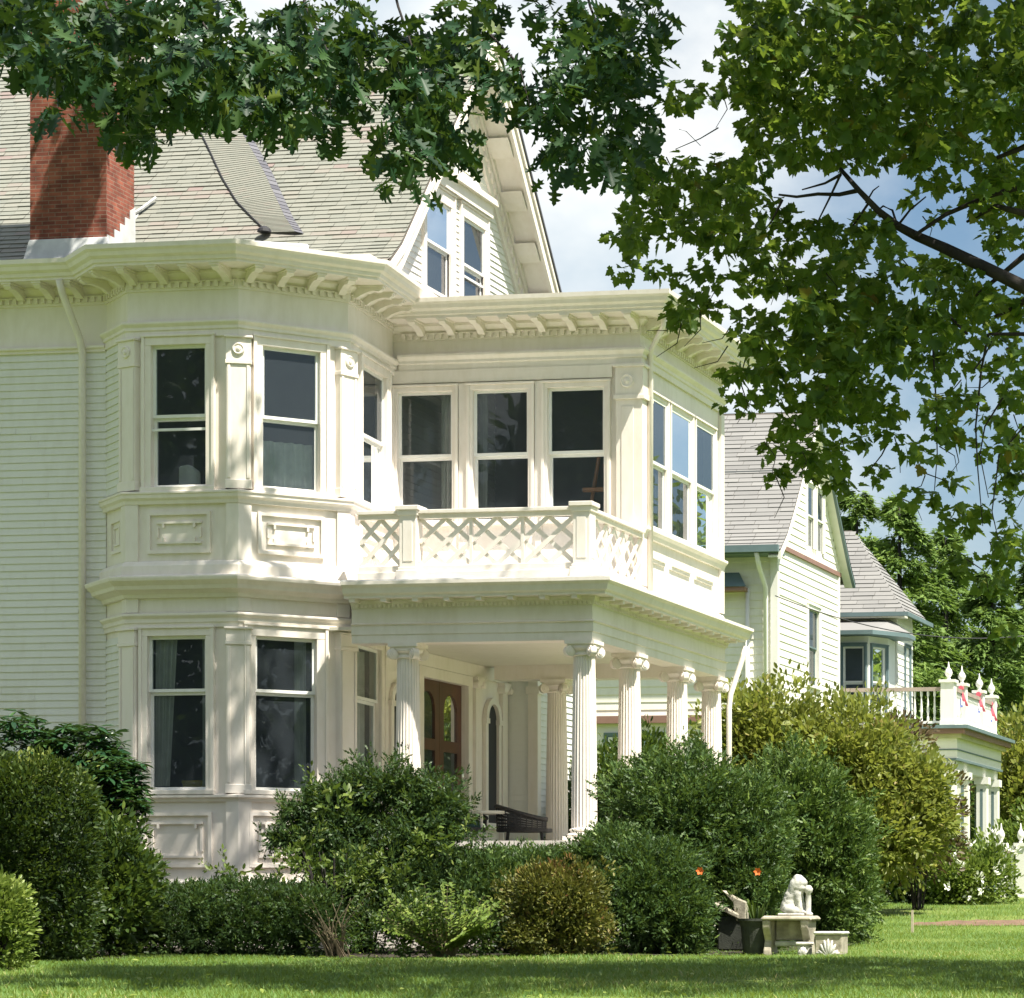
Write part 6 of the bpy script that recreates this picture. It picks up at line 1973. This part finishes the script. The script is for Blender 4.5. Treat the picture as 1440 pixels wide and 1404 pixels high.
shrub('golden_shrub', 'small yellow-green shrub cut off by the left edge of the picture', [ell(-8, 1295, 27.5, 38, 46)], 6000, .06, OVAL, 'lime', lump=.15, top_gain=.3)
shrub('low_yew_hedge', 'low rounded dark yew hedge in front of the bay panels', [ell(255, 1294, 33.4, 76, 48), ell(350, 1291, 33.6, 84, 50), ell(425, 1294, 33.5, 52, 44), ell(210, 1299, 33.2, 28, 40)], 42000, .06, NEEDLE, 'yew', shoot=.11, lump=.06, updir=.3, var_mu=.26, shell=(.84, 1.0), power=3)
shrub('spreading_yew', 'tall dark feathery shrub covering the lower right corner of the bay', [ell(522, 1105, 35.0, 38, 28), ell(470, 1122, 35.0, 36, 24), ell(428, 1146, 34.9, 34, 18), ell(572, 1112, 35.1, 42, 28), ell(618, 1138, 35.0, 32, 28), ell(396, 1180, 34.7, 26, 9), ell(500, 1165, 35.0, 66, 40), ell(590, 1178, 35.0, 56, 48), ell(448, 1196, 34.8, 38, 22), ell(500, 1250, 34.7, 76, 70), ell(600, 1262, 34.8, 56, 64)], 44000, .085, NEEDLE, 'yew', shoot=.22, lump=.45, updir=.1, var_mu=.20, var_sd=.2, shell=(.66, 1.08))
shrub('leafy_shrub', 'light green twiggy shrub scrambling in front of the tall dark feathery shrub', [ell(450, 1235, 33.9, 56, 46), ell(530, 1225, 34.0, 66, 40), ell(610, 1180, 34.0, 40, 26), ell(470, 1120, 34.0, 40, 24), ell(420, 1205, 33.8, 34, 24), ell(340, 1225, 34.0, 36, 8)], 1000, .07, OVAL, 'loose', shoot=.3, lump=.4, var_mu=.72, updir=.7, shell=(.8, 1.15))
# bare twiggy barberry
tw = thing('twiggy_shrub', 'thin shrub of bare pale twigs beside the right end of the low yew hedge', 'shrub', at(485, 33.2, z=-.5))
mb = MB(); c0 = at(480, 33.2, z=-.5)
for _ in range(26):
    a = random.uniform(-.3, 1.1); l = random.uniform(.4, .95); b = random.uniform(-.8, .5)
    x, y, z = c0.x + random.uniform(-.12, .12), c0.y + random.uniform(-.15, .1), -.55
    mb.tube([(x, y, z), (x + l * .45 * math.sin(b), y - .1, z + l * .5), (x + l * math.sin(b * 1.3), y - .15 * a, z + l * .85)], [.011, .008, .003], 4)
mb.build('stem', M['twig'], tw)
foliage('foliage', [ell(478, 1270, 33.1, 40, 50)], 420, .05, OVAL, M['loose'], tw, lump=.3, var_mu=.7, fill=0)
# arching lime shrub with pinnate sprays
lm = thing('arching_shrub', 'bright lime shrub of arching pinnate sprays at the lawn edge in the middle', 'shrub', at(620, 32.4, z=-.5))
c0 = at(625, 32.5, z=-.5); mb = MB(); P_, A_, N_, S_ = [], [], [], []
for _ in range(120):
    b = random.uniform(-1.35, 1.35); l = random.uniform(.45, .85); f = random.uniform(-.5, .2)
    pts = []
    for k in range(12):
        t = k / 11
        pts.append((c0.x + l * math.sin(b) * t * .95 + random.gauss(0, .004) + .12 * math.sin(b * 3), c0.y + f * t, -.5 + l * (math.cos(b * .55) * (1.15 * t - .5 * t * t * abs(math.sin(b))))))
    mb.tube(pts, [.007 * (1 - .8 * k / 11) for k in range(12)], 4)
    for k in range(3, 12):
        d = Vector(pts[k]) - Vector(pts[k - 1]); d.normalize(); s = d.cross(Vector((0, -.5, .8))).normalized()
        for sg in (1, -1):
            P_.append(pts[k]); A_.append(tuple(s * sg + d * .5 + Vector((0, 0, -.15)))); N_.append((random.gauss(0, .25), -.4 + random.gauss(0, .2), 1)); S_.append(random.uniform(.06, .095))
mb.build('stem', M['twig'], lm)
leaf_mesh('foliage', np.array(P_), np.array(A_), np.array(N_), np.array(S_), OVAL, M['lime'], lm)
foliage('foliage', [ell(600, 1300, 32.6, 90, 34)], 3000, .05, OVAL, M['loose'], lm, lump=.2, var_mu=.3)
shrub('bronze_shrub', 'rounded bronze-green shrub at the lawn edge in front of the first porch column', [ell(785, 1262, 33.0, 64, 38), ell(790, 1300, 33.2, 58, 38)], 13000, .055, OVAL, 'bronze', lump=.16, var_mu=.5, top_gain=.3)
shrub('yew_bush', 'dark yew mass below the edge of the porch floor', [ell(690, 1272, 35.0, 90, 66), ell(770, 1262, 35.4, 80, 56), ell(740, 1236, 35.4, 110, 34)], 32000, .085, NEEDLE, 'yew', shoot=.24, lump=.14, updir=.9, var_mu=.4)
shrub('yew_bush', 'dark low yew spreading left of the garden stones', [ell(905, 1262, 34.8, 84, 78), ell(945, 1285, 34.6, 46, 52), ell(860, 1210, 35.2, 60, 34), ell(976, 1312, 34.5, 20, 24)], 34000, .085, NEEDLE, 'yew', shoot=.24, lump=.14, updir=.5, var_mu=.42)
shrub('yew_bush', 'big rounded dark yew covering the feet of the right porch columns', [ell(960, 1165, 36.6, 100, 108), ell(1030, 1180, 36.8, 78, 92), ell(900, 1120, 37.0, 52, 44), ell(1045, 1250, 36.4, 58, 64)], 46000, .095, NEEDLE, 'yew', shoot=.24, lump=.15, updir=.5, var_mu=.5)
shrub('yew_bush', 'lighter feathery yew behind the lion bench', [ell(1120, 1160, 39.5, 78, 92), ell(1165, 1210, 39.6, 70, 86), ell(1095, 1130, 39.8, 46, 60), ell(1150, 1265, 39.4, 66, 40)], 38000, .11, NEEDLE, 'yew', shoot=.24, lump=.16, updir=.5, var_mu=.66)
shrub('olive_shrub', 'large yellow-olive shrub hiding the base of the neighbour house', [ell(1100, 1060, 50, 84, 74), ell(1180, 1090, 50, 90, 74), ell(1235, 1105, 50, 76, 78), ell(1290, 1130, 50, 40, 52), ell(1250, 1180, 49.5, 66, 56), ell(1050, 1030, 50.5, 34, 50), ell(1045, 1110, 50, 60, 90)], 26000, .13, OVAL, 'viburnum', lump=.2, updir=.2, var_mu=.55, floor=True)
shrub('reddish_shrub', 'thin purplish-brown shrub at the right end of the large olive shrub', [ell(1322, 1148, 51.5, 26, 44), ell(1300, 1190, 51.5, 40, 34), ell(1250, 1040, 52, 50, 18)], 2600, .11, OVAL, 'reddish', lump=.3)
shrub('dark_hedge', 'dark low hedge in the shade in front of the neighbour porch skirt', [ell(1290, 1232, 56, 66, 26), ell(1335, 1222, 56.5, 30, 26)], 9000, .12, OVAL, 'yew', lump=.15, var_mu=.25)
fb = shrub('flowering_bush', 'pale green bush dotted with white blooms beside the white step railing', [ell(1350, 1235, 55, 40, 24), ell(1385, 1225, 55.2, 28, 32), ell(1330, 1245, 54.8, 24, 14)], 5000, .10, OVAL, 'lime', lump=.22, var_mu=.5)
foliage('blossom', [ell(1385, 1215, 54.8, 36, 46), ell(1360, 1230, 54.7, 40, 28)], 260, .10, OVAL, M['bloom'], fb, shell=(.95, 1.08), clump=.06, fill=0)
shrub('green_shrub', 'mid green shrub glimpsed behind the porch between its columns', [ell(850, 1125, 47.5, 40, 70), ell(905, 1100, 48.5, 50, 60), ell(960, 1120, 48.5, 60, 60)], 9000, .11, OVAL, 'loose', lump=.2)
shrub('dark_shrub', 'dark shrub standing in the gap left of the front corner porch column', [ell(820, 1180, 46, 40, 60), ell(760, 1185, 46.5, 60, 40)], 6000, .10, OVAL, 'yew', lump=.2, var_mu=.2)
# daylilies in the tub
dl = thing('daylily', 'strappy green daylily with orange blooms growing in the mossy stone tub', 'plant', PLANTER)
mb = MB()
for _ in range(26):
    a = random.random() * 6.28; l = random.uniform(.18, .34)
    p0 = Vector((PLANTER.x + .05 * math.cos(a), PLANTER.y + .05 * math.sin(a), PLANTER.z - .05))
    q = [p0, p0 + Vector((l * .35 * math.cos(a), l * .35 * math.sin(a), l * .9)), p0 + Vector((l * .8 * math.cos(a), l * .8 * math.sin(a), l * .9))]
    w = Vector((-math.sin(a), math.cos(a), 0)) * .012
    mb.quad([q[0] - w, q[0] + w, q[1] + w, q[1] - w], random.random()); mb.quad([q[1] - w, q[1] + w, q[2] + w * .2, q[2] - w * .2], random.random())
mb.build('foliage', M['loose'], dl, recalc=False)
for fx_, fy_ in ((1066, 1226), (985, 1225)):
    p = at(fx_, 34.3 if fx_ > 1000 else 34.0, fy_)
    if fx_ < 1000:
        fl_ = thing('orange_flower', 'lone orange lily bloom poking out of the dark yew left of the stones', 'flower', (p.x, p.y, -.5))
        par = fl_
        mb = MB(); mb.tube([(p.x, p.y + .02, p.z - .01), (p.x + .02, p.y + .16, p.z - .12), (p.x + .03, p.y + .4, p.z - .4)], .007, 5); mb.build('stem', M['loose'], par)
    else:
        par = dl
    mb = MB()
    for k in range(6):
        a = k * 1.047; d = Vector((math.cos(a), -.5, math.sin(a))).normalized()
        s = Vector((-math.sin(a), 0, math.cos(a))) * .022
        mb.quad([p, p + d * .03 + s, p + d * .06, p + d * .03 - s])
    mb.build('bloom', M['petal'], par, recalc=False)
    if par is dl:
        mb = MB(); mb.tube([(PLANTER.x, PLANTER.y, PLANTER.z - .05), (p.x, p.y + .02, p.z - .02)], .006, 5); mb.build('stem', M['loose'], par)

# ------------------------------------------------------------------ BACKGROUND TREES
def conifer(px, D, top_py, width, label, n=11000, vmu=.5):
    base = at(px, D, z=ground_z(60)); top = at(px, D, top_py).z; h = top - base.z
    t = thing('conifer_tree', label, 'tree', base, 'conifers behind the neighbour house')
    mb = MB(); mb.tube([(base.x, base.y, base.z - .3), (base.x, base.y, base.z + h * .5), (base.x, base.y, top - .3)], [.28, .16, .03], 8); mb.build('trunk', M['bark'], t, smooth=True)
    # whorled boughs: each a drooping fan of sprays
    P_, A_, N_, V_ = [], [], [], []
    nb_ = 120
    n = int(n * 1.9); per = n // nb_
    for b in range(nb_):
        f = (b + random.random()) / nb_
        z = base.z + h * (.04 + .95 * f)
        L_ = width * (1 - f) ** .75 * random.uniform(.65, 1.12) + .25
        a = random.random() * 6.283; ca, sa = math.cos(a), math.sin(a)
        tt = rng.random(per) ** .6
        sp = rng.normal(size=per) * .32 * L_ * (1.05 - tt) * .9
        x = base.x + ca * L_ * tt - sa * sp; y = base.y + sa * L_ * tt + ca * sp
        zz = z + .18 * L_ * np.sin(tt * 2.2) - .30 * L_ * tt ** 2 + rng.normal(size=per) * .10 - np.abs(sp) * .25
        P_.append(np.stack([x, y, zz], 1))
        A_.append(np.stack([ca + rng.normal(size=per) * .6, sa + rng.normal(size=per) * .6, rng.normal(size=per) * .3 - .35], 1))
        V_.append(np.clip(rng.normal(vmu, .17, per) + random.gauss(0, .12), 0, 1))
    p = np.concatenate(P_); 
    leaf_mesh('crown', p, np.concatenate(A_), unit(np.array([0, 0, 1.0]) + rng.normal(size=p.shape) * .35), rng.uniform(.20, .44, len(p)), NEEDLE, M['conifer'], t, np.concatenate(V_))
conifer(1205, 96, 690, 4.0, 'leftmost bright green conifer rising straight behind the neighbour gable')
conifer(1265, 92, 700, 3.9, 'tall bright green conifer above the neighbour wing roof', 13000, .55)
conifer(1330, 99, 745, 4.2, 'third bright conifer from the left, above the balcony railing', 12000, .5)
conifer(1395, 94, 800, 4.0, 'conifer behind the balcony finials', 12000, .42)
conifer(1460, 98, 780, 4.4, 'conifer cut by the right edge of the picture', 12000, .4)
conifer(1300, 108, 880, 4.5, 'low dark conifer filling the gap behind the wing', 11000, .2)
conifer(1425, 112, 860, 5.0, 'darkest conifer at the back right', 11000, .12)
conifer(1140, 110, 720, 5.0, 'conifer mostly hidden behind the neighbour roof', 9000, .4)
shrub('broadleaf_tree', 'yellow-brown small tree at the right edge beside the neighbour porch', [ell(1440, 1090, 76, 48, 66), ell(1470, 1130, 76, 60, 80), ell(1425, 1150, 76, 30, 50)], 9000, .20, OVAL, 'viburnum', lump=.25, var_mu=.6)['category'] = 'tree'
shrub('green_shrub', 'bright green low shrub behind the white step railing', [ell(1430, 1205, 68, 46, 30), ell(1500, 1190, 68, 60, 50)], 4500, .15, OVAL, 'lime', lump=.25, var_mu=.4)
# a far belt of trees closing the horizon
P_, A_ = [], []
m = 42000
x = rng.uniform(-130, 130, m); hz = (11 + 4 * np.sin(x * .21) + 2.5 * np.sin(x * .53 + 1)); z = .4 + hz * rng.random(m) ** .7; y = 150 + rng.normal(size=m) * 4 + 5 * np.sin(x * .3)
pos = np.stack([x, y, z], 1)
k_ = 30000
xr = rng.uniform(-2, 24, k_); yr = 86 + rng.normal(size=k_) * 4; zr = .3 + (9.9 + 3.0 * np.sin(xr * .9) + 1.4 * np.sin(xr * 2.3)) * rng.random(k_) ** .7
sw = leaf_mesh('side_wood', np.stack([xr, yr, zr], 1), rand_dir(k_), rand_dir(k_), rng.uniform(.25, .55, k_), OVAL, M['maple_leaf'], None, np.clip(rng.normal(.6, .2, k_), 0, 1)); sw['kind'] = 'stuff'; sw['label'] = 'trees right of the neighbour house, mirrored in the sunroom windows'
wood = leaf_mesh('far_wood', pos, rand_dir(m), rand_dir(m), rng.uniform(.7, 1.4, m), OVAL, M['conifer'], None, np.clip(rng.normal(.35, .2, m), 0, 1)); wood['kind'] = 'stuff'; wood['label'] = 'far belt of trees closing the horizon'

m = 70000
x = rng.uniform(-66, -14, m); z = -1.6 + (22 + 4 * np.sin(x * .23) + 3 * np.sin(x * .61 + 2)) * rng.random(m) ** .8; y = -16 + rng.normal(size=m) * 2.0
k_ = 34000
xe_, ye_ = 38 + rng.normal(size=k_) * 2, rng.uniform(-18, 46, k_); ze_ = -1.6 + (13 + 3 * np.sin(ye_ * .3) + 2 * np.sin(ye_ * .8)) * rng.random(k_) ** .8
x, y, z = np.concatenate([x, xe_]), np.concatenate([y, ye_]), np.concatenate([z, ze_]); m += k_
pos = np.stack([x, y, z], 1)
wood = leaf_mesh('street_wood', pos, rand_dir(m), rand_dir(m), rng.uniform(.4, .8, m), OVAL, M['loose'], None, np.clip(rng.normal(.5, .2, m), 0, 1)); wood['kind'] = 'stuff'; wood['label'] = 'trees across the street, mirrored in the windows'

# ------------------------------------------------------------------ GRASS BLADES
BLADE = ([(0, .06, 0), (.55, .05, .10), (1, 0, .34), (.55, -.05, .10), (0, -.06, 0)], [[0, 1, 3, 4], [1, 2, 3]])
M['grass'] = leaf_mat('grass_blade', [(0, (.05, .10, .016)), (.5, (.105, .20, .048)), (.9, (.20, .28, .075)), (1, (.38, .34, .14))], .35, (.26, .34, .05), .5, .25)
P_ = []
def strew(n, px0, px1, D0, D1):
    px = rng.uniform(px0, px1, n); D = np.sqrt(rng.uniform(D0 ** 2, D1 ** 2, n))
    t = (px - CX) / FPX
    P_.append(np.stack([D * (-SA + t * CA), D * (CA + t * SA)], 1))
strew(60000, -30, 1470, 19, 26); strew(60000, -30, 1470, 26, 33.2); strew(45000, 950, 1470, 33, 46); strew(12000, 1180, 1470, 46, 58)
q = np.concatenate(P_)
z = np.array([ground_z(y) for y in q[:, 1]]) + .02 * np.sin(q[:, 0] * 1.3 + q[:, 1] * .7) * np.sin(q[:, 1] * .9 - q[:, 0] * .4)
Dq = -q[:, 0] * SA + q[:, 1] * CA; pxq = CX + FPX * (q[:, 0] * CA + q[:, 1] * SA) / Dq
bare = (Dq > 45.5) & (Dq < 46.7 + .004 * (pxq - 1280)) & (pxq > 1282) & (rng.random(len(q)) > .10)
q, z = q[~bare], z[~bare]; n = len(q)
pos = np.stack([q[:, 0], q[:, 1], z - .005], 1)
a = rng.random(n) * 6.283
patchy = .5 + .25 * np.sin(q[:, 0] * .8 + 1) * np.sin(q[:, 1] * .6) + .12 * np.sin(q[:, 0] * 2.7) * np.sin(q[:, 1] * 2.1 + 2)
ax = np.stack([np.cos(a) * .45, np.sin(a) * .45, np.ones(n)], 1); nr = np.stack([np.cos(a), np.sin(a), np.full(n, -.2)], 1)
g = leaf_mesh('grass', pos, ax, nr, rng.uniform(.035, .085, n), BLADE, M['grass'], None, np.clip(patchy + rng.normal(size=n) * .2, 0, 1)); g['kind'] = 'stuff'; g['label'] = 'mown lawn grass'; g['category'] = 'grass'

# a few bright fallen leaves and clover heads in the lawn
q2 = []
for _ in range(420):
    px, D = random.uniform(-20, 1460), random.uniform(19.5, 34)
    r = ray(px) * D; q2.append((r.x, r.y, ground_z(r.y) + .055))
q2 = np.array(q2); n = len(q2)
fl2 = leaf_mesh('fallen_leaves', q2, unit(rng.normal(size=(n, 3)) * np.array([1, 1, .2])), unit(np.array([0, 0, 1.0]) + rng.normal(size=(n, 3)) * .3), rng.uniform(.03, .075, n), OVAL, M['lime'], None, np.clip(rng.normal(.95, .15, n), 0, 1)); fl2['kind'] = 'stuff'; fl2['label'] = 'pale fallen leaves scattered on the lawn'
